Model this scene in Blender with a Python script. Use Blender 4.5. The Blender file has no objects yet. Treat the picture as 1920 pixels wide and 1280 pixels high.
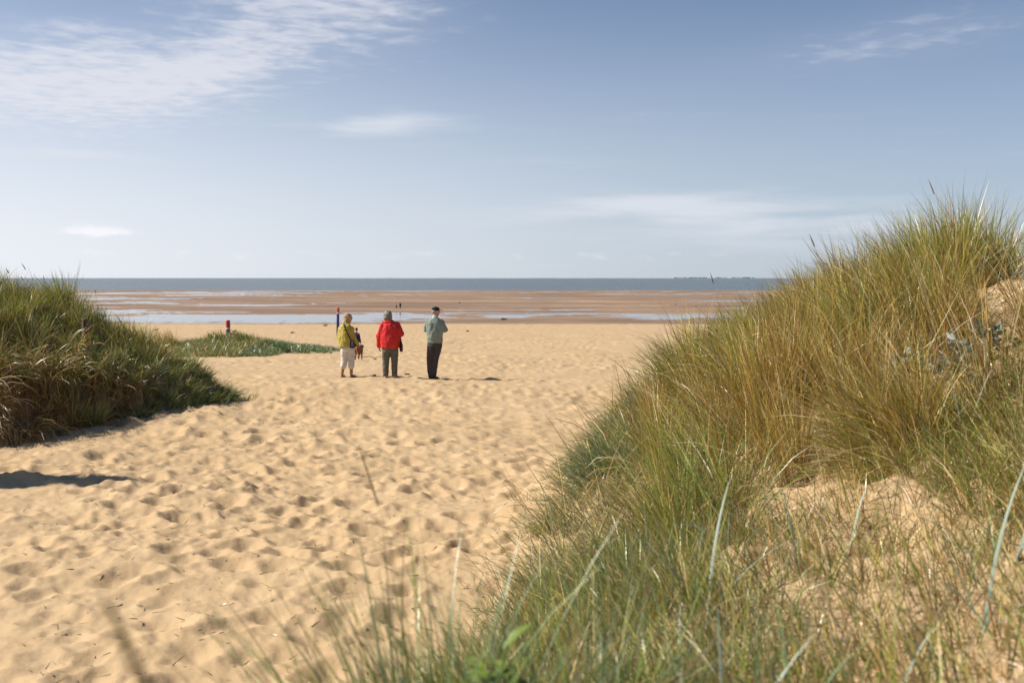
import bpy, bmesh, math, random
import numpy as np
from mathutils import Vector, Matrix, noise as mnoise

R = math.radians
rng = np.random.default_rng(11)
random.seed(11)
scene = bpy.context.scene
COL = scene.collection

# ------------------------------------------------------------------ camera
F = 1867.0                                   # focal length in pixels of the 1920 px wide photograph
CAMZ = 2.45
cam_d = bpy.data.cameras.new('camera')
cam = bpy.data.objects.new('camera', cam_d)
COL.objects.link(cam)
cam.location = (0, 0, CAMZ)
cam.rotation_euler = (R(90 - 3.65), 0, 0)
cam_d.lens = 35.0
cam_d.sensor_width = 36.0
cam_d.clip_start = 0.05
cam_d.clip_end = 60000
cam_d.dof.use_dof = True
cam_d.dof.focus_distance = 13.0
cam_d.dof.aperture_fstop = 2.8
scene.camera = cam

# ------------------------------------------------------------------ sky
SUN_EL, SUN_AZ = 42.0, -87.0                 # azimuth from +Y (view direction), negative = left
world = bpy.data.worlds.new('World')
scene.world = world
world.use_nodes = True
wt = world.node_tree
wt.nodes.clear()


def N(tree, kind, **kw):
    n = tree.nodes.new(kind)
    for k, v in kw.items():
        setattr(n, k, v)
    return n


def setin(tree, sock, v):
    if isinstance(v, bpy.types.NodeSocket):
        tree.links.new(v, sock)
    else:
        sock.default_value = v


def M(tree, op, a, b=0.0, c=0.0, clamp=False):
    n = N(tree, 'ShaderNodeMath', operation=op, use_clamp=clamp)
    setin(tree, n.inputs[0], a)
    setin(tree, n.inputs[1], b)
    if len(n.inputs) > 2:
        setin(tree, n.inputs[2], c)
    return n.outputs[0]


def sstep(tree, v, lo, hi, a=0.0, b=1.0):
    n = N(tree, 'ShaderNodeMapRange', interpolation_type='SMOOTHSTEP')
    setin(tree, n.inputs[0], v)
    n.inputs[1].default_value = lo
    n.inputs[2].default_value = hi
    n.inputs[3].default_value = a
    n.inputs[4].default_value = b
    return n.outputs[0]


def mixc(tree, fac, a, b, blend='MIX'):
    n = N(tree, 'ShaderNodeMix', data_type='RGBA', blend_type=blend)
    setin(tree, n.inputs[0], fac)
    for s, v in ((n.inputs[6], a), (n.inputs[7], b)):
        if isinstance(v, bpy.types.NodeSocket):
            tree.links.new(v, s)
        else:
            s.default_value = (v[0], v[1], v[2], 1)
    return n.outputs[2]


def noise_n(tree, vec, scale, detail=4, rough=0.5, dist=0.0):
    n = N(tree, 'ShaderNodeTexNoise')
    if vec is not None:
        tree.links.new(vec, n.inputs['Vector'])
    n.inputs['Scale'].default_value = scale
    n.inputs['Detail'].default_value = detail
    n.inputs['Roughness'].default_value = rough
    n.inputs['Distortion'].default_value = dist
    return n.outputs[0]


def comb(tree, x, y, z):
    n = N(tree, 'ShaderNodeCombineXYZ')
    for s, v in zip(n.inputs, (x, y, z)):
        setin(tree, s, v)
    return n.outputs[0]


sky = N(wt, 'ShaderNodeTexSky', sky_type='NISHITA', sun_disc=False)
sky.sun_elevation = R(SUN_EL)
sky.sun_rotation = R(SUN_AZ)
sky.altitude = 0
sky.air_density = 1.0
sky.dust_density = 0.35
sky.ozone_density = 1.6
tc = N(wt, 'ShaderNodeTexCoord')
sep = N(wt, 'ShaderNodeSeparateXYZ')
wt.links.new(tc.outputs['Generated'], sep.inputs[0])
dx, dy, dz = sep.outputs
az = M(wt, 'ARCTAN2', dx, dy)
el = M(wt, 'ARCSINE', dz)
zc = M(wt, 'MAXIMUM', dz, 0.02)
px_ = M(wt, 'DIVIDE', dx, zc)
py_ = M(wt, 'DIVIDE', dy, zc)
plane = comb(wt, px_, py_, 0.0)


def blob(a0, e0, sa, se, tilt=0.0):
    """soft patch of cloud cover round an azimuth / elevation"""
    da = M(wt, 'SUBTRACT', az, R(a0))
    de = M(wt, 'SUBTRACT', M(wt, 'SUBTRACT', el, R(e0)), M(wt, 'MULTIPLY', da, tilt))
    q = M(wt, 'ADD', M(wt, 'POWER', M(wt, 'DIVIDE', da, R(sa)), 2.0), M(wt, 'POWER', M(wt, 'DIVIDE', de, R(se)), 2.0))
    return M(wt, 'EXPONENT', M(wt, 'MULTIPLY', q, -1.0))


def total(*v):
    t = v[0]
    for k in v[1:]:
        t = M(wt, 'ADD', t, k)
    return t


# mackerel layer: small puffs, seen as the plane of a cloud layer
puff = M(wt, 'ADD', M(wt, 'MULTIPLY', noise_n(wt, plane, 8.0, 4, 0.5, 0.3), 0.62), M(wt, 'MULTIPLY', noise_n(wt, plane, 3.2, 4, 0.55, 0.3), 0.38))
broad = noise_n(wt, plane, 0.9, 3, 0.5)
cover = total(M(wt, 'MULTIPLY', blob(-10.8, 14.8, 7.0, 3.0, 0.12), 1.0),
              M(wt, 'MULTIPLY', blob(-24, 9.9, 9.0, 2.4, 0.05), 1.25),
              M(wt, 'MULTIPLY', blob(-17, 11.2, 4.0, 1.2, 0.25), 0.7),
              M(wt, 'MULTIPLY', blob(21, 12.4, 7.5, 1.1, 0.08), 0.48),
              M(wt, 'MULTIPLY', sstep(wt, broad, 0.56, 0.8), 0.35))
mack = sstep(wt, M(wt, 'ADD', puff, M(wt, 'MULTIPLY', cover, 0.28)), 0.55, 0.92)
mack = M(wt, 'MULTIPLY', mack, M(wt, 'MINIMUM', M(wt, 'MULTIPLY', cover, 1.5), 1.0))
mack = M(wt, 'ADD', M(wt, 'MULTIPLY', mack, 0.8), M(wt, 'MULTIPLY', M(wt, 'MINIMUM', cover, 1.0), 0.22))
# thin veils stretched along the horizon
streak_v = comb(wt, M(wt, 'MULTIPLY', az, 3.0), M(wt, 'MULTIPLY', el, 26.0), 2.7)
streak = noise_n(wt, streak_v, 2.2, 5, 0.55, 0.3)
vcov = total(M(wt, 'MULTIPLY', blob(-8.2, 8.5, 5.5, 0.6, 0.06), 0.95),
             M(wt, 'MULTIPLY', blob(-24, 6.4, 6.0, 0.35, 0.02), 0.7),
             M(wt, 'MULTIPLY', blob(9.5, 3.9, 8.0, 0.8, -0.02), 1.0),
             M(wt, 'MULTIPLY', blob(16, 2.7, 12.0, 1.2, 0.0), 0.5),
             M(wt, 'MULTIPLY', sstep(wt, el, R(14), R(3)), 0.22))
veil = sstep(wt, M(wt, 'ADD', streak, M(wt, 'MULTIPLY', vcov, 0.34)), 0.55, 0.95)
veil = M(wt, 'MULTIPLY', veil, M(wt, 'MINIMUM', vcov, 1.0))
# little cumulus low over the sea
cum_v = comb(wt, M(wt, 'MULTIPLY', az, 10.0), M(wt, 'MULTIPLY', el, 26.0), 0.0)
cumn = noise_n(wt, cum_v, 2.6, 5, 0.6)
ccov = total(M(wt, 'MULTIPLY', blob(-22.6, 2.4, 2.3, 0.42, 0.0), 1.1),
             M(wt, 'MULTIPLY', M(wt, 'MULTIPLY', sstep(wt, el, R(0.7), R(1.1)), sstep(wt, el, R(1.9), R(1.3))), 0.32))
cum = M(wt, 'MULTIPLY', sstep(wt, M(wt, 'ADD', cumn, M(wt, 'MULTIPLY', ccov, 0.4)), 0.62, 0.9), M(wt, 'MINIMUM', ccov, 1.0))

hs = N(wt, 'ShaderNodeHueSaturation')
hs.inputs['Saturation'].default_value = 0.84
wt.links.new(sky.outputs[0], hs.inputs['Color'])
c = mixc(wt, 1.0, hs.outputs[0], (1 / 5.2, .965 / 5.2, 1.02 / 5.2), 'MULTIPLY')
c = mixc(wt, 1.0, c, (2.15, 2.85, 3.5), 'MULTIPLY')
# bright thin haze of moist sea air towards the horizon
hz = M(wt, 'EXPONENT', M(wt, 'MULTIPLY', M(wt, 'POWER', M(wt, 'DIVIDE', M(wt, 'MAXIMUM', el, 0.0), R(11.8)), 2.0), -1.0))
sunward = sstep(wt, M(wt, 'MULTIPLY', dx, -1.0), -0.6, 0.75)
hz = M(wt, 'MULTIPLY', hz, M(wt, 'ADD', 0.66, M(wt, 'MULTIPLY', sunward, 0.28)))
c = mixc(wt, hz, c, mixc(wt, sunward, (4.3, 4.85, 5.6), (7.1, 7.25, 7.7)))
c = mixc(wt, M(wt, 'MULTIPLY', veil, 0.75), c, (5.9, 6.1, 6.6))
c = mixc(wt, M(wt, 'MULTIPLY', mack, 0.72), c, (6.3, 6.3, 6.7))
c = mixc(wt, M(wt, 'MULTIPLY', cum, 0.85), c, (7.4, 7.4, 7.7))
bg = N(wt, 'ShaderNodeBackground')
bg.inputs['Strength'].default_value = 0.070
wt.links.new(c, bg.inputs['Color'])
wo = N(wt, 'ShaderNodeOutputWorld')
wt.links.new(bg.outputs[0], wo.inputs[0])

# ------------------------------------------------------------------ sun, exposure
sun_d = bpy.data.lights.new('sun', 'SUN')
sun_d.energy = 3.7
sun_d.angle = R(0.55)
sun_d.color = (1.0, 0.93, 0.82)
sun = bpy.data.objects.new('sun', sun_d)
COL.objects.link(sun)
sdir = Vector((math.sin(R(SUN_AZ)) * math.cos(R(SUN_EL)), math.cos(R(SUN_AZ)) * math.cos(R(SUN_EL)), math.sin(R(SUN_EL))))
sun.rotation_euler = sdir.to_track_quat('Z', 'Y').to_euler()
sun.location = (-30, 0, 30)
scene.view_settings.view_transform = 'Standard'
scene.view_settings.look = 'None'
scene.view_settings.exposure = 0.90
scene.view_settings.gamma = 1.0
scene.view_settings.use_curve_mapping = False


# ------------------------------------------------------------------ helpers
def tag(o, label=None, cat=None, group=None, kind=None):
    if label:
        o['label'] = label
    if cat:
        o['category'] = cat
    if group:
        o['group'] = group
    if kind:
        o['kind'] = kind
    return o


def link(name, mesh, mat=None, parent=None):
    o = bpy.data.objects.new(name, mesh)
    COL.objects.link(o)
    if mat is not None and not mesh.materials:
        mesh.materials.append(mat)
    if parent is not None:
        o.parent = parent
    return o


def empty(name, loc, rz=0.0):
    o = bpy.data.objects.new(name, None)
    COL.objects.link(o)
    o.empty_display_size = 0.1
    o.location = loc
    o.rotation_euler = (0, 0, rz)
    return o


def mesh_np(name, verts, quads, smooth=True, cols=None):
    """fast mesh from numpy arrays: verts (n,3), quads (m,4)"""
    me = bpy.data.meshes.new(name)
    verts = np.asarray(verts, np.float32)
    quads = np.asarray(quads, np.int32)
    k = quads.shape[1]
    me.vertices.add(len(verts))
    me.vertices.foreach_set('co', verts.ravel())
    me.loops.add(quads.size)
    me.loops.foreach_set('vertex_index', quads.ravel())
    me.polygons.add(len(quads))
    me.polygons.foreach_set('loop_start', np.arange(0, quads.size, k, dtype=np.int32))
    me.polygons.foreach_set('use_smooth', np.full(len(quads), smooth))
    if cols is not None:
        for nm, cc in cols.items():
            a = me.color_attributes.new(nm, 'FLOAT_COLOR', 'POINT')
            c4 = np.ones((len(verts), 4), np.float32)
            c4[:, :3] = cc
            a.data.foreach_set('color', c4.ravel())
    me.update(calc_edges=True)
    me.validate()
    return me


def new_mat(name):
    m = bpy.data.materials.new(name)
    m.use_nodes = True
    t = m.node_tree
    p = t.nodes['Principled BSDF']
    return m, t, p


def plain(name, col, rough=0.7, var=0.15, scale=30.0, bump=0.0, bscale=200.0, spec=0.3):
    m, t, p = new_mat(name)
    co = N(t, 'ShaderNodeTexCoord').outputs['Object']
    n = noise_n(t, co, scale, 4, 0.6)
    lo = tuple(v * (1 - var) for v in col)
    hi = tuple(min(1, v * (1 + var)) for v in col)
    t.links.new(mixc(t, sstep(t, n, 0.3, 0.7), lo, hi), p.inputs['Base Color'])
    p.inputs['Roughness'].default_value = rough
    p.inputs['Specular IOR Level'].default_value = spec
    if bump:
        b = N(t, 'ShaderNodeBump')
        b.inputs['Strength'].default_value = bump
        b.inputs['Distance'].default_value = 0.004
        t.links.new(noise_n(t, co, bscale, 3, 0.6), b.inputs['Height'])
        t.links.new(b.outputs[0], p.inputs['Normal'])
    return m


# ------------------------------------------------------------------ terrain height
def ss(t):
    t = np.clip(t, 0, 1)
    return t * t * (3 - 2 * t)


def field(n, beta, seed, lo=None, hi=None):
    """periodic random field with a power spectrum, std 1"""
    g = np.random.default_rng(seed)
    f = np.fft.rfft2(g.standard_normal((n, n)))
    ky = np.fft.fftfreq(n)[:, None] * n
    kx = np.fft.rfftfreq(n)[None, :] * n
    k = np.hypot(kx, ky)
    k[0, 0] = 1
    amp = k ** (-beta / 2)
    if lo:
        amp *= k >= lo
    if hi:
        amp *= np.exp(-(k / hi) ** 2)
    amp[0, 0] = 0
    z = np.fft.irfft2(f * amp, s=(n, n))
    return (z / z.std()).astype(np.float32)


def sample(tile, size, x, y):
    n = tile.shape[0]
    u = (np.asarray(x) / size * n) % n
    v = (np.asarray(y) / size * n) % n
    i = np.floor(u).astype(int)
    j = np.floor(v).astype(int)
    fu, fv = u - i, v - j
    i %= n
    j %= n
    i1, j1 = (i + 1) % n, (j + 1) % n
    return (tile[j, i] * (1 - fu) * (1 - fv) + tile[j, i1] * fu * (1 - fv) + tile[j1, i] * (1 - fu) * fv + tile[j1, i1] * fu * fv)


NZ = field(512, 3.0, 5)                       # smooth fractal noise
NZ2 = field(512, 2.0, 9)

# trodden sand: a 48 m tile of overlapping footprints
FT, FN = 48.0, 1920
foot = np.zeros((FN, FN), np.float32)
cell = FT / FN
g = np.random.default_rng(3)
nprint = 22000
for k in range(nprint):
    cx, cy = g.random(2) * FT
    big = g.random()
    a = g.uniform(0.12, 0.21) if big < 0.45 else g.uniform(0.06, 0.12)
    b = a * g.uniform(0.5, 0.85)
    th = g.normal(0.5, 0.7) + (math.pi if g.random() < 0.5 else 0)
    dep = a * g.uniform(0.14, 0.30)
    rad = int(2.3 * a / cell) + 1
    ii = np.arange(-rad, rad + 1)
    X, Y = np.meshgrid(ii * cell, ii * cell)
    u = (X * math.cos(th) + Y * math.sin(th)) / a
    v = (-X * math.sin(th) + Y * math.cos(th)) / b
    q = np.sqrt(u * u + v * v)
    prof = -np.exp(-(q / 0.82) ** 2.2) + 0.40 * np.exp(-((q - 1.35) / 0.38) ** 2) * (1 + 0.6 * u)
    jx = (int(cx / cell) + ii) % FN
    jy = (int(cy / cell) + ii) % FN
    sub = foot[np.ix_(jy, jx)]
    w = np.exp(-(q / 1.1) ** 4)
    foot[np.ix_(jy, jx)] = sub * (1 - 0.75 * w) + dep * prof
kk = np.hypot(np.fft.fftfreq(FN)[:, None], np.fft.rfftfreq(FN)[None, :]) * 2 * math.pi / cell
foot = np.fft.irfft2(np.fft.rfft2(np.maximum(foot, -.042)) * np.exp(-.5 * (kk * .014) ** 2), s=(FN, FN)).astype(np.float32)
thr = .26 * cell                              # dry sand slumps until no slope is steeper than this
for k in range(28):
    for ax in (0, 1):
        df_ = np.roll(foot, -1, ax) - foot
        ex = np.sign(df_) * np.maximum(np.abs(df_) - thr, 0) * .25
        foot = foot + ex - np.roll(ex, 1, ax)
foot += 0.006 * field(FN, 2.6, 21, lo=20, hi=500) + 0.0020 * field(FN, 1.0, 22, lo=150, hi=800)
foot += 0.016 * field(FN, 3.0, 23, lo=8, hi=60)

PROF = np.array([(-60, .3), (0, 0.0), (24, 0.0), (30, -.2), (36, -.58), (41, -.8), (60, -1.6), (78, -2.05), (120, -3.9), (160, -5.25), (178, -5.72),
                 (184, -5.9), (240, -5.95), (700, -6.05), (720, -6.6), (900, -8), (60000, -9)], float)


def base_z(y):
    acc = 0
    for o in (-3, -1.5, 0, 1.5, 3):
        acc = acc + np.interp(y + o * np.clip(y / 30, .2, 1), PROF[:, 0], PROF[:, 1])
    return acc / 5


LEFT = np.array([(-7.5, 14.7), (-6.9, 16.5), (-6.15, 18.5), (-5.75, 20.2), (-6.3, 20.9), (-8.6, 22.3), (-12, 25), (-18, 31), (-30, 45), (-60, 55),
                 (-60, 8), (-20, 11.2), (-12, 13.2), (-9, 14.3)], float)


def poly_dist(x, y, P):
    """signed distance, positive inside"""
    x = np.asarray(x, float)
    y = np.asarray(y, float)
    best = np.full(x.shape, 1e9)
    inside = np.zeros(x.shape, bool)
    n = len(P)
    for i in range(n):
        ax, ay = P[i]
        bx, by = P[(i + 1) % n]
        ex, ey = bx - ax, by - ay
        t = np.clip(((x - ax) * ex + (y - ay) * ey) / (ex * ex + ey * ey), 0, 1)
        best = np.minimum(best, np.hypot(x - ax - t * ex, y - ay - t * ey))
        c = ((ay > y) != (by > y)) & (x < (bx - ax) * (y - ay) / (by - ay + 1e-12) + ax)
        inside ^= c
    return np.where(inside, best, -best)


RY = np.array([-8, -3, 0, 2, 4, 6, 8, 10, 12, 15, 20, 26, 34, 44], float)
RE = np.array([-3.4, -3.2, -2.8, -2.2, -1.2, -.1, .12, .42, .85, 1.75, 3.4, 5.9, 8.4, 11], float)
RS = np.array([-.3, 0.0, .7, 1.5, 2.5, 4, 6, 10, 40], float)
RH = np.array([[0, .03, .5, .9, 1.1, 1.3, 1.6, 2, 2.5], [0, .03, .5, .9, 1.1, 1.3, 1.6, 2, 2.5], [0, .03, .5, .95, 1.15, 1.4, 1.8, 2.2, 2.6],
               [0, .03, .45, .9, 1.15, 1.5, 1.9, 2.3, 2.8], [0, .03, .4, .8, 1.1, 1.5, 2.1, 2.6, 3], [0, .04, .5, .92, 1.3, 2.15, 2.6, 3, 3.2],
               [0, .05, .55, 1.1, 1.8, 2.5, 2.5, 2.6, 2.8], [0, .05, .55, 1.12, 1.78, 2.32, 2.3, 2.5, 2.7], [0, .05, .5, 1.0, 1.55, 1.95, 2.2, 2.4, 2.6],
               [0, .05, .42, .85, 1.4, 1.8, 2, 2.2, 2.4], [0, .03, .3, .62, .95, 1.25, 1.45, 1.6, 1.8], [0, .02, .2, .38, .55, .75, .9, 1.1, 1.3],
               [0, .01, .1, .15, .2, .3, .4, .5, .6], [0, 0, 0, 0, 0, 0, 0, 0, 0]], float)


def edge_x(y):
    return np.interp(y, RY, RE)


def right_h(x, y):
    x = np.asarray(x, float)
    y = np.asarray(y, float)
    acc = 0
    for oy in (-.6, 0, .6):
        for ox in (-.25, .25):
            yy = np.clip(y + oy, RY[0], RY[-1])
            s = np.clip(x + ox - edge_x(yy) + 0.25 * sample(NZ, 30, x, y), RS[0], RS[-1])
            j = np.clip(np.searchsorted(RY, yy) - 1, 0, len(RY) - 2)
            i = np.clip(np.searchsorted(RS, s) - 1, 0, len(RS) - 2)
            fy = (yy - RY[j]) / (RY[j + 1] - RY[j])
            fx = (s - RS[i]) / (RS[i + 1] - RS[i])
            acc = acc + (RH[j, i] * (1 - fx) + RH[j, i + 1] * fx) * (1 - fy) + (RH[j + 1, i] * (1 - fx) + RH[j + 1, i + 1] * fx) * fy
    return acc / 6


def left_h(x, y):
    d = poly_dist(x, y, LEFT) + 0.22 * sample(NZ2, 26, x, y)
    t = np.clip(d / 3.8, 0, 1)
    z = (2.16 + 0.16 * sample(NZ, 17, np.asarray(x) + 5, y)) * (1 - (1 - t) ** 1.38)
    # eroded bank along the side that faces the camera
    bank = ss((18.5 - np.asarray(y)) / 3.0)
    z = z + bank * 0.55 * ss((d - 0.02) / 0.42) * (1 - t)
    # hummock beyond the left edge of the picture
    q = np.hypot((np.asarray(x) + 7.75) / 1.2, (np.asarray(y) - 11.85) / 0.42)
    z = np.maximum(z, 2.6 * (1 - ss(q ** 1.6)))
    return z


def mound_h(x, y):
    q = np.hypot((np.asarray(x) + 13.0) / 4.8, (np.asarray(y) - 47) / 6.5)
    return 0.5 * (1 - ss(q)) * (1 + 0.25 * sample(NZ, 22, x, y))


def px2w(px, d):
    return (px - 960) / F * d


def flat_relief(x, y):
    """relief of the tidal flat: hollows that hold water, low bars between them"""
    yy = np.maximum(y, 100)
    u = 960 + F * x / yy
    v = 521 + F * 8.36 / yy
    nz = 0.048 * sample(NZ, 260, x * 0.8, y * 1.8) + 0.03 * sample(NZ, 90, x * 0.4 + 20, y * 1.6) + .030 * sample(NZ2, 150, x * .35, y)

    def gb(u0, v0, su, sv):
        return np.exp(-((u - u0) / su) ** 2 - ((v - v0) / sv) ** 2)
    e = 0.088 + 0.05 * ss((572 - v) / 12)
    e -= 0.20 * gb(420, 598, 330, 7) + 0.17 * gb(760, 597, 200, 6) + 0.06 * gb(250, 585, 160, 9)
    e -= 0.15 * gb(490, 572, 110, 3) + 0.10 * gb(690, 586, 200, 5)
    e -= 0.19 * gb(1240, 598, 90, 7) + 0.13 * gb(1080, 588, 160, 4) + 0.14 * gb(960, 594, 50, 4)
    e -= 0.12 * gb(1060, 559, 110, 1.4) + 0.12 * gb(1370, 564, 60, 1.2) + 0.12 * gb(1390, 577, 60, 2)
    e -= 0.12 * gb(690, 556, 90, 1.0) + 0.12 * gb(390, 553, 25, 0.8) + 0.10 * gb(230, 550, 60, 1.0)
    e += 0.10 * gb(1180, 573, 230, 5) + 0.08 * gb(1020, 600, 60, 5) + 0.07 * gb(900, 566, 500, 9)
    return nz + e


STAND = [(-1.87, 24.1), (-2.96, 24.15), (-4.09, 24.7)]


def still(x, y):
    m = 1.0
    for (a, b) in STAND:
        m = m * (1 - 0.7 * np.exp(-((x - a) / .4) ** 2 - ((y - b + .3) / .8) ** 2))
    return m


def ground_z(x, y, prints=True):
    x = np.asarray(x, float)
    y = np.asarray(y, float)
    z = base_z(y)
    fl = ss((y - 176) / 10) * ss((690 - y) / 60)
    z = z + fl * flat_relief(x, y)
    dry = 1 - ss((y - 172) / 10)
    z = z + dry * (0.018 * sample(NZ, 60, x, y) + 0.012 * sample(NZ, 21, x + 3, y))
    lh = left_h(x, y)
    rh = right_h(x, y)
    mh = mound_h(x, y)
    dune = np.maximum(np.maximum(lh, rh), mh)
    z = z + np.maximum(lh, rh) + mh
    z = z + 0.05 * sample(NZ, 6, x, y) * ss(dune / 0.7)
    if prints:
        amp = 1.35 * dry * (1 - 0.86 * ss(dune / 0.30)) * (1 - 0.15 * ss((y - 12) / 14)) * still(x, y) * np.clip(1 + 0.35 * sample(NZ, 26, x, y + 7), .45, 1.6)
        z = z + amp * sample(foot, FT, x + 0.17 * y, y)
    return z


def gz(x, y):
    return float(ground_z(np.array([x]), np.array([y]))[0])


# ------------------------------------------------------------------ ground sheet
rows = [0.25, .5, .8, 1.1, 1.4, 1.7]
d = 2.0
while d < 8.5:
    rows.append(d)
    d += 0.032
while d < 41:
    rows.append(d)
    d += max(.032, d * d / 2440 * 0.85)
while d < 178:
    rows.append(d)
    d += d * d / 2440 * 0.40
while d < 720:
    rows.append(d)
    d += d * d / 8316 * 0.30
while d < 60000:
    rows.append(d)
    d *= 1.35
rows = np.array(rows)
half = R(31.0)
ang = np.concatenate([np.linspace(-math.pi, -R(60), 40, endpoint=False), np.linspace(-R(60), -half, 60, endpoint=False),
                      np.linspace(-half, half, 640, endpoint=False), np.linspace(half, R(60), 60, endpoint=False),
                      np.linspace(R(60), math.pi, 40, endpoint=False)])
A, D = np.meshgrid(ang, rows)
GX, GY = D * np.sin(A), D * np.cos(A)
GZ = ground_z(GX, GY)
nr, na = GX.shape
verts = np.stack([GX.ravel(), GY.ravel(), GZ.ravel()], 1)
idx = np.arange(nr * na).reshape(nr, na)
i0 = idx[:-1, :]
i1 = np.roll(i0, -1, axis=1)
j0 = idx[1:, :]
j1 = np.roll(j0, -1, axis=1)
quads = np.stack([i0.ravel(), j0.ravel(), j1.ravel(), i1.ravel()], 1)[:, ::-1]
xx, yy = GX.ravel(), GY.ravel()
dl = poly_dist(xx, yy, LEFT) + 0.2 * sample(NZ2, 26, xx, yy)
bank = ss((18.8 - yy) / 2.5) * ss((dl + 0.02) / 0.15) * (1 - ss((dl - 0.9) / 0.7)) * (xx < -4) * (yy > 12.6)
dune_all = np.maximum(np.maximum(left_h(xx, yy), right_h(xx, yy)), mound_h(xx, yy) * 1.6)
thatch = ss((dune_all - 0.25) / 0.5)
# bare blow-outs on the right hand dune stay clean sand
BARE = [(4.15, 7.75, 0.5, 0.9), (1.72, 6.25, 0.42, 0.36), (1.75, 4.7, 0.3, 0.25), (2.75, 11.2, 0.3, 0.5)]


def bare_mask(x, y):
    m = np.zeros(np.shape(x))
    for bx, by, rx, ry in BARE:
        m = np.maximum(m, 1 - ss((np.hypot((x - bx) / rx, (y - by) / ry) - 0.75) / 0.5))
    return m


thatch = thatch * (1 - bare_mask(xx, yy)) * (0.35 + 0.65 * ss((np.hypot(xx, yy) - 5.5) / 2.5))
wet = ss((-5.55 - verts[:, 2]) / 0.22) * (yy > 120)
cols = np.stack([bank, thatch, wet], 1)
gme = mesh_np('sand', verts, quads, True, {'zones': cols})

gm, t, p = new_mat('sand')
geo = N(t, 'ShaderNodeNewGeometry')
pos = geo.outputs['Position']
att = N(t, 'ShaderNodeAttribute', attribute_name='zones')
sp = N(t, 'ShaderNodeSeparateColor')
t.links.new(att.outputs['Color'], sp.inputs[0])
zb, zt, zw = sp.outputs
n1 = noise_n(t, pos, 0.35, 5, 0.6)
n2 = noise_n(t, pos, 3.2, 5, 0.65)
n3 = noise_n(t, pos, 260.0, 2, 0.7)
sand = mixc(t, sstep(t, n1, 0.3, 0.7), (0.480, 0.338, 0.188), (0.535, 0.384, 0.223))
sand = mixc(t, M(t, 'MULTIPLY', sstep(t, n2, 0.35, 0.75), 0.35), sand, (0.40, 0.258, 0.128))
sand = mixc(t, M(t, 'MULTIPLY', sstep(t, n3, 0.40, 0.66), 0.22), sand, (0.30, 0.20, 0.11))
# dead straw and root litter worked into the dune sand
nt = noise_n(t, pos, 14.0, 5, 0.7)
litter = mixc(t, sstep(t, noise_n(t, pos, 55.0, 3, 0.7), 0.35, 0.65), (0.075, 0.045, 0.02), (0.30, 0.21, 0.11))
sand = mixc(t, M(t, 'MULTIPLY', zt, sstep(t, nt, 0.36, 0.58)), sand, litter)
# dark peaty soil of the eroded bank
sand = mixc(t, M(t, 'MULTIPLY', zb, 0.85), sand, mixc(t, sstep(t, nt, 0.35, 0.65), (0.14, 0.075, 0.036), (0.28, 0.165, 0.080)))
# wet tidal sand
sx = N(t, 'ShaderNodeSeparateXYZ')
t.links.new(pos, sx.inputs[0])
fv = comb(t, M(t, 'MULTIPLY', sx.outputs[0], 0.012), M(t, 'MULTIPLY', sx.outputs[1], 0.05), 0.0)
nw = noise_n(t, fv, 1.2, 5, 0.6)
wetc = mixc(t, sstep(t, nw, 0.35, 0.68), (0.195, 0.122, 0.074), (0.345, 0.228, 0.142))
sand = mixc(t, zw, sand, wetc)
t.links.new(sand, p.inputs['Base Color'])
t.links.new(M(t, 'SUBTRACT', 0.95, M(t, 'MULTIPLY', zw, 0.35)), p.inputs['Roughness'])
p.inputs['Specular IOR Level'].default_value = 0.15
bp = N(t, 'ShaderNodeBump')
bp.inputs['Strength'].default_value = 0.5
bp.inputs['Distance'].default_value = 0.02
hgt = M(t, 'ADD', M(t, 'MULTIPLY', noise_n(t, pos, 16.0, 4, 0.6), 0.8), M(t, 'MULTIPLY', noise_n(t, pos, 120.0, 3, 0.7), 0.25))
t.links.new(hgt, bp.inputs['Height'])
t.links.new(bp.outputs[0], p.inputs['Normal'])
ground = link('sand_ground', gme, gm)
tag(ground, 'pale trodden sand of the dune gap and beach running down to the tidal flat', kind='structure')


# ------------------------------------------------------------------ water
def water_mat(name, base, rough, scales, bump, dist):
    m, t, p = new_mat(name)
    po = N(t, 'ShaderNodeNewGeometry').outputs['Position']
    p.inputs['Base Color'].default_value = (*base, 1)
    p.inputs['Roughness'].default_value = rough
    p.inputs['IOR'].default_value = 1.333
    b = N(t, 'ShaderNodeBump')
    b.inputs['Strength'].default_value = bump
    b.inputs['Distance'].default_value = dist
    mp = N(t, 'ShaderNodeMapping')
    mp.inputs['Scale'].default_value = scales
    t.links.new(po, mp.inputs[0])
    t.links.new(noise_n(t, mp.outputs[0], 1.0, 4, 0.6), b.inputs['Height'])
    t.links.new(b.outputs[0], p.inputs['Normal'])
    return m


def sheet(name, xs, ys, z, mat):
    X, Y = np.meshgrid(xs, ys)
    v = np.stack([X.ravel(), Y.ravel(), np.full(X.size, z)], 1)
    I = np.arange(X.size).reshape(X.shape)
    q = np.stack([I[:-1, :-1].ravel(), I[:-1, 1:].ravel(), I[1:, 1:].ravel(), I[1:, :-1].ravel()], 1)
    return link(name, mesh_np(name, v, q), mat)


pool = sheet('tidal_pool_water', np.linspace(-500, 500, 11), np.linspace(178, 640, 9), -5.93,
             water_mat('pool_water', (0.10, 0.085, 0.07), 0.10, (1.2, 2.0, 1), 0.10, 0.02))
tag(pool, 'shallow water lying in the hollows of the tidal flat', kind='structure')
sea = sheet('sea', np.linspace(-40000, 40000, 17), np.concatenate([np.linspace(600, 3000, 9), np.linspace(5000, 45000, 9)]), -6.10,
            water_mat('sea_water', (0.075, 0.095, 0.095), 0.26, (0.10, 0.25, 1), 0.9, 1.0))
tag(sea, 'grey blue sea along the horizon', kind='structure')

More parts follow.
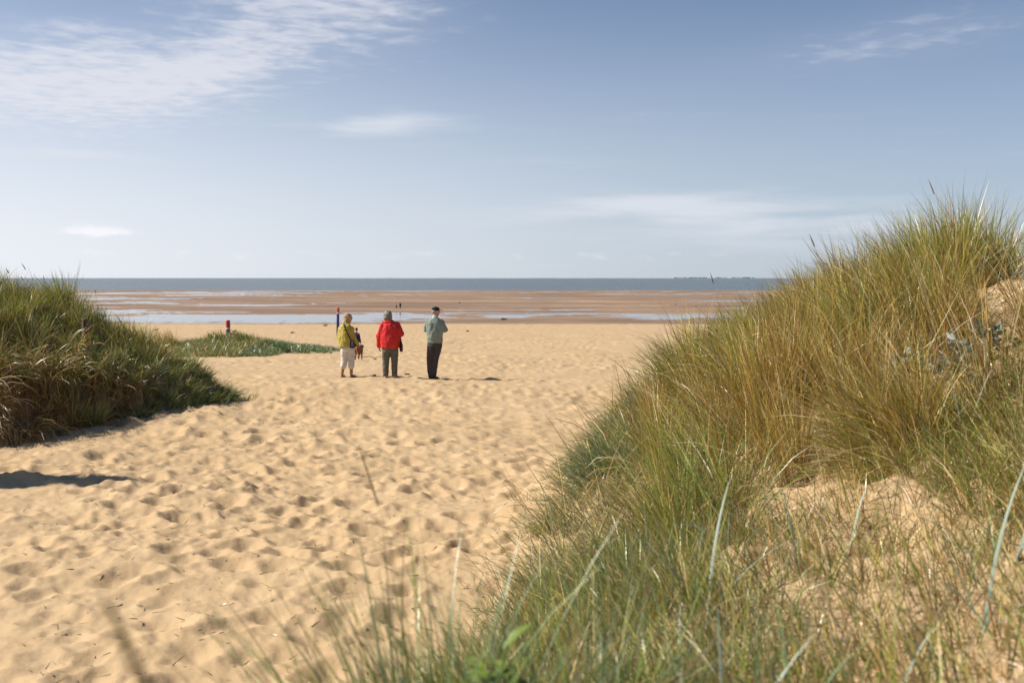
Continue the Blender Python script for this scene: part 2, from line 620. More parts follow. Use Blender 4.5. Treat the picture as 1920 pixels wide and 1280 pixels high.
# low far shore on the horizon, right of centre, with pale houses too far off to count
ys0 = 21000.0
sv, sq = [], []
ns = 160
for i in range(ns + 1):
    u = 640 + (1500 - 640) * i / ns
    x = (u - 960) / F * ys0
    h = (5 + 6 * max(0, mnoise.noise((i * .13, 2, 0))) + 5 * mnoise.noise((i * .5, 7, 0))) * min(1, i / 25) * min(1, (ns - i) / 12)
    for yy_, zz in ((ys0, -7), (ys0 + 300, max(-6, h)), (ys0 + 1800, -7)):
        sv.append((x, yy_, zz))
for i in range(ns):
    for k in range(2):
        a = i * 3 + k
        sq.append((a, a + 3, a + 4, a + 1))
shore = link('far_shore', mesh_np('far_shore', np.array(sv), np.array(sq)), plain('far_shore', (0.36, 0.35, 0.32), 0.9, 0.2, 0.002))  # land colour lightened so that the fading of distant haze is painted in
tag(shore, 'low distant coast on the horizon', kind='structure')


def box_np(cx, cy, cz, sx, sy, sz):
    v = np.array([(x, y, z) for x in (-.5, .5) for y in (-.5, .5) for z in (0, 1)], float) * (sx, sy, sz) + (cx, cy, cz)
    q = np.array([(0, 1, 3, 2), (4, 6, 7, 5), (0, 4, 5, 1), (2, 3, 7, 6), (0, 2, 6, 4), (1, 5, 7, 3)])
    return v, q


vs, qs, n0 = [], [], 0
for i in range(90):
    u = 1262 + 150 * g.random()
    v, q = box_np((u - 960) / F * ys0, ys0 - 40, -2, g.uniform(12, 45), 30, g.uniform(8, 17))
    vs.append(v)
    qs.append(q + n0)
    n0 += 8
town = link('far_houses', mesh_np('far_houses', np.concatenate(vs), np.concatenate(qs), False), plain('far_white', (0.75, 0.75, 0.72), 0.8, 0.05, 0.01))
tag(town, 'specks of white houses along the distant coast', 'houses', kind='stuff')

# ------------------------------------------------------------------ grass blades
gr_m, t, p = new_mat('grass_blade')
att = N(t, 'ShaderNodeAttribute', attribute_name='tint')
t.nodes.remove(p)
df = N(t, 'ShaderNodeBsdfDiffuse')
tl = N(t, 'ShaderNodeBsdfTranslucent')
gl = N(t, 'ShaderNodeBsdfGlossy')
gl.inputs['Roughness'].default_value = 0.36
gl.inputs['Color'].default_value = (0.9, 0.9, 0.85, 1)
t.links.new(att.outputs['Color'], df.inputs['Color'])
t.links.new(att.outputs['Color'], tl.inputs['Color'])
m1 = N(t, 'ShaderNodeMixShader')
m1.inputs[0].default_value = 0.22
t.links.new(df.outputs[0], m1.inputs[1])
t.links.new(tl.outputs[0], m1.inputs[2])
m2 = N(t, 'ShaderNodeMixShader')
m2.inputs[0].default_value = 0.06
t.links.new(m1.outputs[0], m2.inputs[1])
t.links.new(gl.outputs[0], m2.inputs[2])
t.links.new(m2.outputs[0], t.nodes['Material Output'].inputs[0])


def blades(root, az_, th0, droop, L, W, cb, ct, seg=4, roll=None):
    """ribbons that leave root at tilt th0 (from vertical) towards az_ and bend by droop along their length"""
    n = len(root)
    k = seg + 1
    P = np.zeros((n, k, 3))
    P[:, 0] = root
    s = np.linspace(0, 1, k)
    h = (L / seg)[:, None]
    wob = rng.normal(0, 0.12, (n, 1))
    T = np.zeros((n, k, 3))
    for i in range(k):
        th = th0 + droop * s[i] ** 1.3
        a = az_ + wob[:, 0] * s[i]
        T[:, i] = np.stack([np.sin(th) * np.cos(a), np.sin(th) * np.sin(a), np.cos(th)], 1)
        if i:
            P[:, i] = P[:, i - 1] + 0.5 * (T[:, i] + T[:, i - 1]) * h
    side = np.stack([-np.sin(az_), np.cos(az_), np.zeros(n)], 1)[:, None, :].repeat(k, 1)
    nor = np.cross(T, side)
    r = rng.uniform(0, math.pi, n) if roll is None else roll
    wv = side * np.cos(r)[:, None, None] + nor * np.sin(r)[:, None, None]
    tap = np.interp(s, [0, .15, .55, .85, 1], [.75, 1, .85, .42, .05])
    wv = wv * (W[:, None] * tap[None, :])[:, :, None] * 0.5
    V = np.stack([P - wv, P + wv], 2).reshape(-1, 3)
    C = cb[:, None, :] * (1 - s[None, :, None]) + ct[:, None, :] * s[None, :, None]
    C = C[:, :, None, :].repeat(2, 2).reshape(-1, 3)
    b0 = (np.arange(n) * k * 2)[:, None] + (np.arange(seg) * 2)[None, :]
    Q = np.stack([b0, b0 + 1, b0 + 3, b0 + 2], 2).reshape(-1, 4)
    return V, Q, C


class Turf:
    def __init__(s):
        s.V, s.Q, s.C, s.n = [], [], [], 0

    def add(s, vqc):
        V, Q, C = vqc
        s.V.append(V)
        s.Q.append(Q + s.n)
        s.C.append(C)
        s.n += len(V)

    def build(s, name, parent=None, origin=(0, 0, 0)):
        V = np.concatenate(s.V) - np.array(origin)
        return link(name, mesh_np(name, V, np.concatenate(s.Q), True, {'tint': np.concatenate(s.C)}), gr_m, parent)


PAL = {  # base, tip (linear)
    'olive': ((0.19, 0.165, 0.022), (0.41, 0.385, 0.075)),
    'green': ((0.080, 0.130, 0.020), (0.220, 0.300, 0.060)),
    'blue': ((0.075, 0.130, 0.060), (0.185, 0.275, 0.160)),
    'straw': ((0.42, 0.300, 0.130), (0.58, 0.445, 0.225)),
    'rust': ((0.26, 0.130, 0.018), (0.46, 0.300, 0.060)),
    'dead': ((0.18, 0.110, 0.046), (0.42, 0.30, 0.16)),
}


def pick(names, weights, n):
    w = np.array(weights, float)
    k = rng.choice(len(names), n, p=w / w.sum())
    B = np.array([PAL[q][0] for q in names])[k]
    T = np.array([PAL[q][1] for q in names])[k]
    f = rng.lognormal(-.05, 0.38, (n, 1)) * (1 + rng.normal(0, 0.06, (n, 3)))
    f = np.minimum(f, 1.7)
    return B * f, T * f


WIND = math.pi                                # tips lean towards -X


def tuft(turf, cx, cy, rad, n, L, W, mix, lean=0.25, wind=0.5, droop=(0.35, 0.35), seg=4, windaz=WIND, ell=1.0):
    """one tussock of n blades"""
    a = rng.uniform(0, 2 * math.pi, n)
    r = rad * np.sqrt(rng.random(n)) * rng.uniform(0.5, 1.1, n)
    x = cx + r * np.cos(a)
    y = cy + r * np.sin(a) * ell
    z = ground_z(x, y, False) - 0.03
    out = (r / max(rad, 1e-3))
    vx = out * np.cos(a) * 0.8 + wind * math.cos(windaz) + rng.normal(0, 0.35, n)
    vy = out * np.sin(a) * 0.8 + wind * math.sin(windaz) + rng.normal(0, 0.35, n)
    az_ = np.arctan2(vy, vx)
    th0 = np.abs(rng.normal(lean, 0.16, n)) * (0.35 + 0.8 * np.hypot(vx, vy))
    dr = np.abs(rng.normal(droop[0], droop[1], n))
    Ls = L * rng.uniform(0.55, 1.18, n)
    Ws = W * rng.uniform(0.7, 1.25, n)
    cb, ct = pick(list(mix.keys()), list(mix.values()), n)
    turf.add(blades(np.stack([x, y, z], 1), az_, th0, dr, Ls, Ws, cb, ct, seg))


def heads(turf, pts, L, lean, col=((0.17, 0.11, 0.05), (0.27, 0.19, 0.09)), Wst=0.0055, Whd=0.012, waz=WIND):
    """flowering stems: thin stalk with a thicker spike at the end"""
    n = len(pts)
    pts = np.array(pts, float)
    az_ = rng.normal(waz, 0.5, n)
    th = np.abs(rng.normal(lean, 0.1, n))
    Ls = L * rng.uniform(0.85, 1.15, n)
    cb = np.tile(np.array([0.22, 0.18, 0.07]), (n, 1))
    ct = np.tile(np.array(col[0]), (n, 1))
    z = ground_z(pts[:, 0], pts[:, 1], False) - 0.03
    root = np.stack([pts[:, 0], pts[:, 1], z], 1)
    V, Q, C = blades(root, az_, th, np.full(n, 0.18), Ls, np.full(n, Wst), cb, ct, 4)
    turf.add((V, Q, C))
    tip = V.reshape(n, -1, 3)[:, -2:].mean(1)
    V2, Q2, C2 = blades(tip - np.stack([np.sin(th + .18) * np.cos(az_), np.sin(th + .18) * np.sin(az_), np.cos(th + .18)], 1) * 0.04, az_, th + .18,
                        np.full(n, 0.1), rng.uniform(.10, .16, n), np.full(n, Whd), np.tile(col[0], (n, 1)), np.tile(col[1], (n, 1)), 4)
    turf.add((V2, Q2, C2))


def poisson(n, x0, x1, y0, y1, ok, rmin):
    pts = []
    cellmap = {}
    tries = 0
    while len(pts) < n and tries < n * 60:
        m = 400
        X = rng.uniform(x0, x1, m)
        Y = rng.uniform(y0, y1, m)
        good = ok(X, Y)
        for x, y, gd in zip(X, Y, good):
            tries += 1
            if not gd:
                continue
            k = (int(math.floor(x / rmin)), int(math.floor(y / rmin)))
            bad = False
            for i in (-1, 0, 1):
                for j in (-1, 0, 1):
                    for (a, b) in cellmap.get((k[0] + i, k[1] + j), ()):
                        if (a - x) ** 2 + (b - y) ** 2 < rmin * rmin:
                            bad = True
            if bad:
                continue
            cellmap.setdefault(k, []).append((x, y))
            pts.append((x, y))
            if len(pts) >= n:
                break
    return pts


def in_view(x, y, marg=0.18):
    return (y > 0.6) & (np.abs(x / np.maximum(y, .1)) < 960 / F + marg)


# ------------------------------------------------------------------ marram: right hand dune
def right_ok(x, y):
    s = x - edge_x(y)
    return (s > 0.12) & (s < 5.5) & in_view(x, y) & (bare_mask(x, y) < 0.35) & ~((x / np.maximum(y, .1) > .486) & (y > 6.9) & (y < 14)) & (np.hypot((x - 3.22) / .32, (y - 6.85) / .42) > 1)


turf = Turf()
pts = poisson(900, 0, 15, 6.0, 33, right_ok, 0.31)
seedpts = []
for (x, y) in pts:
    s = x - float(edge_x(y))
    f = float(sample(NZ2, 12, x, y)) + rng.normal(0, .35)
    W = max(0.0050, 0.00068 * y)
    hgt = (0.72 + 0.10 * f) * rng.uniform(.75, 1.15)
    waz = WIND + rng.normal(0, .5)
    wnd = abs(rng.normal(.42, .2))
    if s < 1.0 or (y > 13 and s < 1.5):
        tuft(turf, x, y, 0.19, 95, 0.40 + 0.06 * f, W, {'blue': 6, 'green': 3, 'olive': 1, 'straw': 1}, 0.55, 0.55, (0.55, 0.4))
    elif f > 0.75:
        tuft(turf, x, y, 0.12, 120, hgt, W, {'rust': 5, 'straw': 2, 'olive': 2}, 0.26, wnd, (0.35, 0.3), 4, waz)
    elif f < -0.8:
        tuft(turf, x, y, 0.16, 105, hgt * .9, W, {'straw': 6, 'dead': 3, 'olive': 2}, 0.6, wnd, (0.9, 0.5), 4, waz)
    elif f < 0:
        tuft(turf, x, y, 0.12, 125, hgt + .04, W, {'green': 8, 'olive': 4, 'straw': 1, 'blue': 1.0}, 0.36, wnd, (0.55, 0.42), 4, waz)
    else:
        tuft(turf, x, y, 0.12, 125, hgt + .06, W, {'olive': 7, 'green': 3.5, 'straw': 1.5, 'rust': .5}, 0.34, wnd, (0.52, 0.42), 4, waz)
    # long bleached stalks thrown every way across the clump
    tuft(turf, x, y, 0.2, 16, 0.85, W * 1.1, {'straw': 5, 'dead': 1, 'olive': 2}, 0.6, 0.1, (0.8, 0.6))
    if s > 1.5 and rng.random() < 0.09:
        seedpts.append((x, y))
for (x, y) in poisson(230, 1.9, 4.4, 4.4, 6.75, lambda a, b: (a > 2.0 + .12 * (8 - b)) & ((b < 6.3) | (a < 2.75)) & in_view(a, b) & (bare_mask(a, b) < .4), .15):
    tuft(turf, x, y, .09, 42, .42, .0048, {'straw': 4, 'olive': 5, 'green': 4, 'rust': 1}, .38, .5, (.6, .4))
heads(turf, seedpts, 0.92, 0.28)
o = turf.build('marram_grass')
tag(o, 'olive and straw coloured marram grass covering the right hand dune', 'grass', kind='stuff')

# ------------------------------------------------------------------ thin grass on the sandy slope in front
turf = Turf()


def near_ok(x, y):
    s = x - edge_x(y)
    return (s > 0.25) & in_view(x, y, 0.32) & (bare_mask(x, y) < 0.5)


pts = poisson(2300, -2, 5.2, 1.3, 6.8, near_ok, 0.085)
for (x, y) in pts:
    s = x - float(edge_x(y))
    f = float(sample(NZ2, 5, x, y))
    left = x < 0.6 + 0.1 * y
    n = int(rng.integers(4, 10)) + (8 if left else 0)
    mix = {'green': 5 if left else 3.5, 'blue': 3 if left else 1, 'straw': 3.0 if left else 5, 'dead': .8, 'olive': 3.5, 'rust': .8}
    tuft(turf, x, y, 0.06, n, (0.36 if left else 0.30) + 0.05 * f, 0.0046, mix, 0.35, 0.35, (0.5, 0.4))
o = turf.build('slope_grass')
tag(o, 'thin green grass on the sandy slope in the right foreground', 'grass', kind='stuff')

# straw litter on the slope and along the foot of the dunes
turf = Turf()
n = 30000
x = np.concatenate([rng.uniform(-1.5, 5, n), rng.uniform(-9, -5, 1500)])
y = np.concatenate([rng.uniform(1.6, 15, n), rng.uniform(13, 24, 1500)])
s = x - edge_x(y)
dl = poly_dist(x, y, LEFT)
keep = ((s > -0.45 * rng.random(len(x)) ** 3 - .1) | ((dl > -0.5) & (dl < .6))) & in_view(x, y, .2) & (rng.random(len(x)) < np.where(bare_mask(x, y) > .5, .10, 1))
x, y = x[keep], y[keep]
n = len(x)
z = ground_z(x, y) + 0.006
cb, ct = pick(['straw', 'dead', 'rust'], [5, 4, 1], n)
turf.add(blades(np.stack([x, y, z], 1), rng.uniform(0, 6.28, n), rng.normal(1.45, .14, n), rng.normal(0, .25, n), rng.uniform(.05, .22, n),
                np.maximum(.0035, .0005 * y), cb, ct, 3))
o = turf.build('straw_litter')
tag(o, 'dry straw litter strewn over the dune slope', 'litter', kind='stuff')

# twigs and specks on the open sand
turf = Turf()
n = 2400
y = rng.uniform(2.4, 5.0, n) ** 2
x = rng.uniform(-.5, .5, n) * y
keep = (x < edge_x(y)) & (poly_dist(x, y, LEFT) < 0)
x, y = x[keep], y[keep]
n = len(x)
cb, ct = pick(['dead', 'rust', 'straw'], [3, 1, 1.2], n)
turf.add(blades(np.stack([x, y, ground_z(x, y) + .004], 1), rng.uniform(0, 6.28, n), rng.normal(1.4, .15, n), rng.normal(0, .3, n), rng.uniform(.02, .09, n),
                rng.uniform(.004, .010, n), cb * .6, ct * .6, 3))
o = turf.build('sand_debris')
tag(o, 'scattered bits of twig and dry stalk on the trodden sand', 'debris', kind='stuff')

# ------------------------------------------------------------------ marram: left dune
turf = Turf()


def left_ok(x, y):
    d_ = poly_dist(x, y, LEFT)
    return (d_ > 0.02) & in_view(x, y, .16)


pts = poisson(1150, -17, -5.5, 13.6, 31, left_ok, 0.235)
seedpts = []
for (x, y) in pts:
    d_ = float(poly_dist(np.array([x]), np.array([y]), LEFT)[0])
    f = float(sample(NZ2, 11, x + 4, y))
    front = y < 17.6 and d_ < 1.2
    W = 0.0088
    waz = WIND + rng.normal(0, .6)
    hh = rng.uniform(.42, .72)
    if d_ < 0.85 and not front:
        tuft(turf, x, y, 0.24, 105, 0.36, W, {'blue': 3, 'green': 4, 'olive': 4, 'straw': 1.5}, 0.6, -0.25, (0.6, 0.4), 3)
    elif front and d_ < 0.45:
        tuft(turf, x, y, 0.24, 110, 0.55, W, {'dead': 4, 'rust': 7, 'straw': 2}, 1.0, 0.9, (1.7, 0.4), 4, windaz=-1.4)
    elif front:
        tuft(turf, x, y, 0.22, 95, 0.62, W, {'dead': 3, 'straw': 3.0, 'olive': 3, 'green': 2.5, 'rust': 1}, 0.55, 0.6, (1.3, 0.6), 5, windaz=-1.2)
    elif f > 0.3:
        tuft(turf, x, y, 0.15, 115, hh, W, {'straw': 3.5, 'olive': 6, 'rust': 2.2, 'green': 1.2, 'dead': 1}, 0.32, 0.35, (0.6, 0.45), 4, waz)
    else:
        tuft(turf, x, y, 0.15, 115, hh, W, {'olive': 7, 'green': 2.6, 'straw': 2.2, 'rust': .8}, 0.32, 0.4, (0.55, 0.45), 4, waz)
    if d_ > 1.3 and rng.random() < 0.12:
        seedpts.append((x, y))
for (x, y) in poisson(420, -10, -5.4, 16.9, 26, lambda a, b: (poly_dist(a, b, LEFT) > -.05) & (poly_dist(a, b, LEFT) < .8), .15):
    tuft(turf, x, y, .13, 55, .30, .0085, {'blue': 3, 'green': 4, 'olive': 4, 'straw': 2}, .7, -.1, (.7, .4), 3)
for (x, y) in poisson(260, -11, -6.2, 13.4, 18.2, lambda a, b: (poly_dist(a, b, LEFT) > .05) & (poly_dist(a, b, LEFT) < .65), .13):
    tuft(turf, x, y, .10, 48, .50, .0085, {'dead': 4, 'rust': 8, 'straw': 2.2}, .9, 1.0, (1.9, .4), 5, windaz=-1.4)
heads(turf, seedpts, 0.85, 0.3, Wst=.006, Whd=.02)
o = turf.build('marram_grass')
tag(o, 'shaggy green and straw marram grass covering the left hand dune', 'grass', kind='stuff')

# hummock beyond the left edge, whose shadow falls into the picture
turf = Turf()
for k in range(26):
    a = rng.uniform(0, 6.28)
    r = math.sqrt(rng.random()) * 0.8
    tuft(turf, -7.9 + .8 * r * math.cos(a), 11.85 + .2 * r * math.sin(a), .14, 80, .42, .008, {'olive': 4, 'green': 4, 'straw': 2}, .25, .6, (.4, .3), 3)
o = turf.build('marram_grass')
tag(o, 'marram grass on the hummock at the far left', 'grass', kind='stuff')

# ------------------------------------------------------------------ low mound behind the left dune
turf = Turf()


def mound_ok(x, y):
    q = np.hypot((x + 13.1) / 4.6, (y - 46.5) / 5.6)
    return q + 0.12 * sample(NZ2, 12, x, y) < 0.95


for (x, y) in poisson(420, -18.5, -8, 40, 54, mound_ok, 0.36):
    b = x > -11.4
    tuft(turf, x, y, .26, 46, .34 if b else .44, .021, {'blue': 7, 'green': 3, 'olive': .5} if b else {'green': 4, 'olive': 4, 'blue': 2, 'straw': 2.5, 'dead': 1.5},
         .6, .2, (.5, .4), 3)
o = turf.build('mound_grass')
tag(o, 'low grey green grass over the small sand mound near the beach', 'grass', kind='stuff')


turf = Turf()


def stray_ok(x, y):
    dl_ = poly_dist(x, y, LEFT)
    q = np.hypot((x + 13.1) / 4.6, (y - 46.5) / 5.6)
    s_ = x - edge_x(y)
    return ((dl_ < 0) & (dl_ > -.55 * rng.random(np.shape(x)) ** 1.5) & (y > 17.5)) | ((q > .9) & (q < 1.0 + .35 * rng.random(np.shape(x)) ** 2)) | ((s_ < .15) & (s_ > -.7 * rng.random(np.shape(x)) ** 2) & (y > 5))


for (x, y) in poisson(70, -9, -5, 17, 25, stray_ok, .16) + poisson(90, -18.5, -7, 39, 54, stray_ok, .3) + poisson(150, -.8, 7, 5, 26, stray_ok, .15):
    W = max(.005, .0007 * y) if y < 30 else .022
    tuft(turf, x, y, .05, int(rng.integers(4, 12)), .20, W, {'green': 3, 'blue': 4, 'straw': 2, 'olive': 1}, .55, .2, (.5, .4), 3)
o = turf.build('stray_shoots')
tag(o, 'stray grass shoots thinning out onto the sand around the dune edges', 'grass', kind='stuff')


# ------------------------------------------------------------------ single tussocks that stand out
def tussock(cx, cy, rad, n, L, W, mix, dead, label, group=None, lean=.22, wind=.35, droop=(.35, .3), seg=5, windaz=WIND):
    root = empty('marram_tussock', (cx, cy, gz(cx, cy)))
    tag(root, label, 'tussock', group)
    o_ = root.location
    tf = Turf()
    tuft(tf, cx, cy, rad, n, L, W, mix, lean, wind, droop, seg, windaz)
    tf.build('leaves', root, o_)
    tf = Turf()
    tuft(tf, cx, cy, rad * 1.1, n // 4, L * .85, W, dead, lean * 2.0, wind, (1.0, .5), seg, windaz)
    tf.build('dead_leaves', root, o_)
    return root


DEAD = {'straw': 3, 'dead': 2}
OL = {'olive': 6, 'green': 4.5, 'straw': 1.3, 'rust': .4}
tussock(2.15, 7.9, .26, 430, .80, .0066, {'rust': 6, 'straw': 2, 'olive': 2}, DEAD, 'tall rusty brown marram tussock above the dark hollow on the right dune', lean=.2, wind=.15)
tussock(1.55, 8.0, .30, 380, .55, .0062, {'olive': 3, 'green': 5, 'straw': 2}, DEAD, 'bushy green tussock left of the rusty brown one at the dune foot', lean=.5, wind=.3)
tussock(3.78, 8.9, .34, 620, .88, .0070, OL, DEAD, 'highest tussock on the crest of the right dune, against the sky', lean=.22, wind=.45)
tussock(4.35, 9.3, .28, 380, .86, .0070, OL, DEAD, 'crest tussock just left of the bare sand at the right edge', lean=.2, wind=.25)
tussock(3.55, 11.0, .36, 440, .80, .0082, OL, DEAD, 'round olive tussock left of the highest one on the crest', lean=.3, wind=.6)
tussock(3.35, 13.4, .36, 520, .72, .008, OL, DEAD, 'tussock on the crest where the right dune dips to the sea line', lean=.3, wind=.6)
tussock(2.55, 6.25, .26, 460, .88, .0058, {'olive': 6, 'rust': 2, 'straw': 3}, DEAD, 'long olive tussock sweeping left below the sea holly', lean=.45, wind=1.2, droop=(.5, .25))
tussock(0.62, 5.2, .22, 320, .46, .005, {'green': 5, 'blue': 4, 'straw': 1.5}, DEAD, 'dark green tussock at the sand edge in the right foreground', lean=.45, wind=.4)
tussock(.95, 9.2, .34, 560, .48, .0056, {'blue': 6, 'green': 4, 'straw': 1}, DEAD, 'grey green tussock spilling onto the sand at the dune foot', lean=.6, wind=.7)
tussock(-.20, 2.3, .20, 430, .74, .0040, {'green': 5, 'blue': 4, 'olive': 2}, DEAD, 'blurred green tussock at the bottom edge, left of the bright leafy weed', lean=.42, wind=.2)
tussock(.14, 2.5, .22, 420, .62, .0036, {'green': 5, 'blue': 3, 'straw': 2}, DEAD, 'blurred tussock at the bottom edge, right of the bright leafy weed', lean=.4, wind=.2)
tussock(-6.95, 16.35, .2, 260, .52, .009, {'green': 5, 'olive': 4, 'straw': 2}, DEAD, 'green tussock in front of the weathered timber post', lean=.35, wind=.2)
tussock(-7.25, 16.2, .2, 260, .60, .009, {'olive': 5, 'straw': 4, 'rust': 3}, DEAD, 'straw tinged tussock at the left foot of the timber post', lean=.35, wind=.2)
tussock(-9.0, 16.8, .36, 420, .85, .010, {'olive': 5, 'rust': 2, 'straw': 2, 'green': 2}, DEAD, 'tall tussock on the brow of the left dune at the picture edge', lean=.3, wind=.5)
tussock(-8.75, 19.3, .34, 420, .80, .011, {'olive': 5, 'straw': 2, 'green': 3}, DEAD, 'upright tussock on the left dune brow with seed heads over the sea', lean=.25, wind=.5)
tussock(-7.55, 15.3, .20, 260, .85, .009, {'straw': 5, 'dead': 3, 'rust': 1}, DEAD, 'bleached tussock hanging over the dark bank, right of the other', lean=.7, wind=1.0, droop=(1.7, .35), windaz=-1.35)
tussock(-7.95, 14.95, .18, 230, .85, .009, {'straw': 6, 'dead': 2}, DEAD, 'bleached tussock hanging over the dark bank at the left picture edge', lean=.7, wind=1.0, droop=(1.7, .35), windaz=-1.2)
for (x_, y_, L_, m_, lab) in ((-15.3, 44.5, .95, {'rust': 4, 'straw': 2, 'olive': 3}, 'brown wind-bent tussock at the left end of the sand mound'),
                              (-16.7, 45.2, .75, {'olive': 5, 'straw': 4}, 'pale tussock left of the brown one on the sand mound'),
                              (-13.9, 46.8, .62, {'olive': 5, 'green': 4}, 'tussock just left of the nearer red and blue post'),
                              (-12.4, 46.2, .60, {'olive': 5, 'green': 4}, 'dark tussock on the mound, right of the nearer post'),
                              (-10.1, 44.0, .55, {'blue': 6, 'green': 5}, 'grey green tussock at the right end of the sand mound')):
    tussock(x_, y_, .34, 210, L_, .020, m_, DEAD, lab, 'tussocks on the sand mound', lean=.3, wind=.9, seg=3)

# ------------------------------------------------------------------ tall flowering stems, very near the lens
turf_m = gr_m


def stem_plant(cx, cy, L, az_, th, label, hs_=.6):
    root = empty('flowering_stem', (cx, cy, gz(cx, cy)))
    tag(root, label, 'plant stem', 'flowering stems close to the lens')
    tf = Turf()
    b = np.array([[0, 0, -.02]])
    V, Q, C = blades(b, np.array([az_]), np.array([th]), np.array([.36]), np.array([L]), np.array([.005]), np.array([[.10, .12, .04]]), np.array([[.16, .15, .06]]), 8)
    V2, Q2, C2 = blades(b, np.array([az_]), np.array([th]), np.array([.36]), np.array([L]), np.array([.005]), np.array([[.10, .12, .04]]), np.array([[.16, .15, .06]]), 8, np.array([1.57]))
    tf.add((V, Q, C))
    tf.build('stem', root)
    tip = Vector(V[-1])
    tdir = (Vector(V[-1]) - Vector(V[-5])).normalized()
    bm = bmesh.new()
    for k in range(26):                       # spikelets packed round the axis
        s_ = k / 26
        c_ = tip - tdir * (0.15 * (1 - s_))
        a_ = k * 2.4
        off = Vector((math.cos(a_), math.sin(a_), .2)) * (.0042 * hs_) * (math.sin(math.pi * (.12 + .8 * s_)))
        m_ = Matrix.Translation(c_ + off) @ tdir.to_track_quat('Z', 'Y').to_matrix().to_4x4() @ Matrix.Diagonal((.0030 * hs_, .0030 * hs_, .011, 1))
        bmesh.ops.create_icosphere(bm, subdivisions=1, radius=1, matrix=m_)
    me = bpy.data.meshes.new('seed_head')
    bm.to_mesh(me)
    bm.free()
    link('seed_head', me, plain('seed_head', (.20, .16, .07), .8, .25, 300), root)
    return root


stem_plant(.00, .66, 1.10, math.pi, .10, 'tall blurred flowering grass stem leaning left at the bottom')
stem_plant(-.07, .70, 1.02, 2.9, .08, 'shorter blurred flowering stem at the lower left of the grass')
stem_plant(-.22, 2.5, .96, 2.9, .04, 'slim upright grass stem rising from the bottom middle', .45)

# ------------------------------------------------------------------ lyme grass: broad blue-grey leaves, each one a part
lyme_m, t, p = new_mat('lyme_leaf')
co = N(t, 'ShaderNodeTexCoord').outputs['UV']
oi = N(t, 'ShaderNodeObjectInfo')
lc = mixc(t, oi.outputs['Random'], (0.18, 0.245, 0.19), (0.29, 0.345, 0.285))
po = N(t, 'ShaderNodeTexCoord').outputs['Object']
lc = mixc(t, M(t, 'MULTIPLY', sstep(t, noise_n(t, po, 25, 4, .6), .4, .7), .4), lc, (.38, .36, .24))
t.links.new(lc, p.inputs['Base Color'])
p.inputs['Roughness'].default_value = .55


def leaf_ribbon(L, W, th0, droop, az_, seg=9, fold=.35):
    """folded ribbon leaf with a keel"""
    P, T = [Vector((0, 0, -.02))], []
    for i in range(seg + 1):
        s_ = i / seg
        th = th0 + droop * s_ ** 1.4
        T.append(Vector((math.sin(th) * math.cos(az_), math.sin(th) * math.sin(az_), math.cos(th))))
        if i:
            P.append(P[-1] + (T[-1] + T[-2]) * .5 * L / seg)
    side = Vector((-math.sin(az_), math.cos(az_), 0))
    v, f = [], []
    for i in range(seg + 1):
        s_ = i / seg
        w = W * .5 * float(np.interp(s_, [0, .1, .5, .85, 1], [.6, 1, .9, .45, .04]))
        nrm = T[i].cross(side)
        v += [P[i] - side * w - nrm * w * fold, P[i], P[i] + side * w - nrm * w * fold]
    for i in range(seg):
        for k in (0, 1):
            a = i * 3 + k
            f.append((a, a + 1, a + 4, a + 3))
    me = bpy.data.meshes.new('leaf')
    me.from_pydata([tuple(q) for q in v], [], f)
    me.polygons.foreach_set('use_smooth', [True] * len(f))
    me.update()
    return me


def lyme(cx, cy, label, leaves):
    root = empty('lyme_plant', (cx, cy, gz(cx, cy)))
    tag(root, label, 'dune plant', 'broad leaved dune plants on the right')
    for (L, W, th, dr, a) in leaves:
        link('leaf', leaf_ribbon(L, W, th, dr, R(a)), lyme_m, root)
    return root


lyme(.78, 3.9, 'broad blue grey leaves crossing in front of the dark hollow', [(.62, .014, .18, .75, 60), (.55, .013, .55, .5, 175), (.5, .012, .5, .6, 340), (.35, .011, .8, .5, 250)])
lyme(1.35, 4.6, 'long pale grey leaves arching across the bare sand patch', [(.62, .013, .55, .75, 165), (.5, .012, .7, .6, 150), (.45, .011, .35, .3, 100)])
lyme(1.62, 3.35, 'upright blue grey leaves at the right edge, lower part of the picture', [(.66, .015, .12, .55, 30), (.5, .012, .35, .5, 200), (.42, .012, .6, .5, 330)])
lyme(2.75, 6.0, 'tall blue grey leaves standing in front of the sea holly', [(.60, .016, .12, .45, 190), (.55, .014, .2, .3, 10), (.5, .013, .35, .4, 160)])
lyme(3.0, 6.3, 'group of pale leaves right of the sea holly', [(.52, .015, .25, .25, 170), (.5, .015, .32, .3, 185), (.56, .014, .15, .5, 60)])
lyme(2.9, 7.0, 'thin upright leaves below the bare sand at the right edge', [(.55, .012, .1, .1, 90), (.5, .012, .2, .3, 120), (.45, .011, .4, .4, 30)])
lyme(2.2, 5.3, 'short pale leaf pair on the slope under the long olive tussock', [(.42, .014, .35, .25, 150), (.36, .013, .9, .3, 175)])
lyme(.52, 2.35, 'very blurred broad leaf arching along the bottom edge', [(.55, .013, .9, .8, 190), (.42, .012, .5, .4, 20), (.4, .012, .2, .3, 90)])
lyme(.05, 2.9, 'pale leaf standing among the green blades at the bottom middle', [(.60, .012, .15, .2, 170), (.35, .011, .5, .5, 20), (.3, .010, .8, .4, 260)])
lyme(1.12, 4.25, 'thick pale leaf bending over the sand left of the long arching ones', [(.58, .019, .5, .9, 195), (.5, .017, .75, .6, 215), (.42, .015, .3, .5, 330)])
lyme(.55, 3.2, 'pale leaves lying low and level across the lower middle', [(.5, .016, 1.05, .5, 5), (.46, .015, 1.1, .45, 185), (.4, .014, .6, .6, 80)])
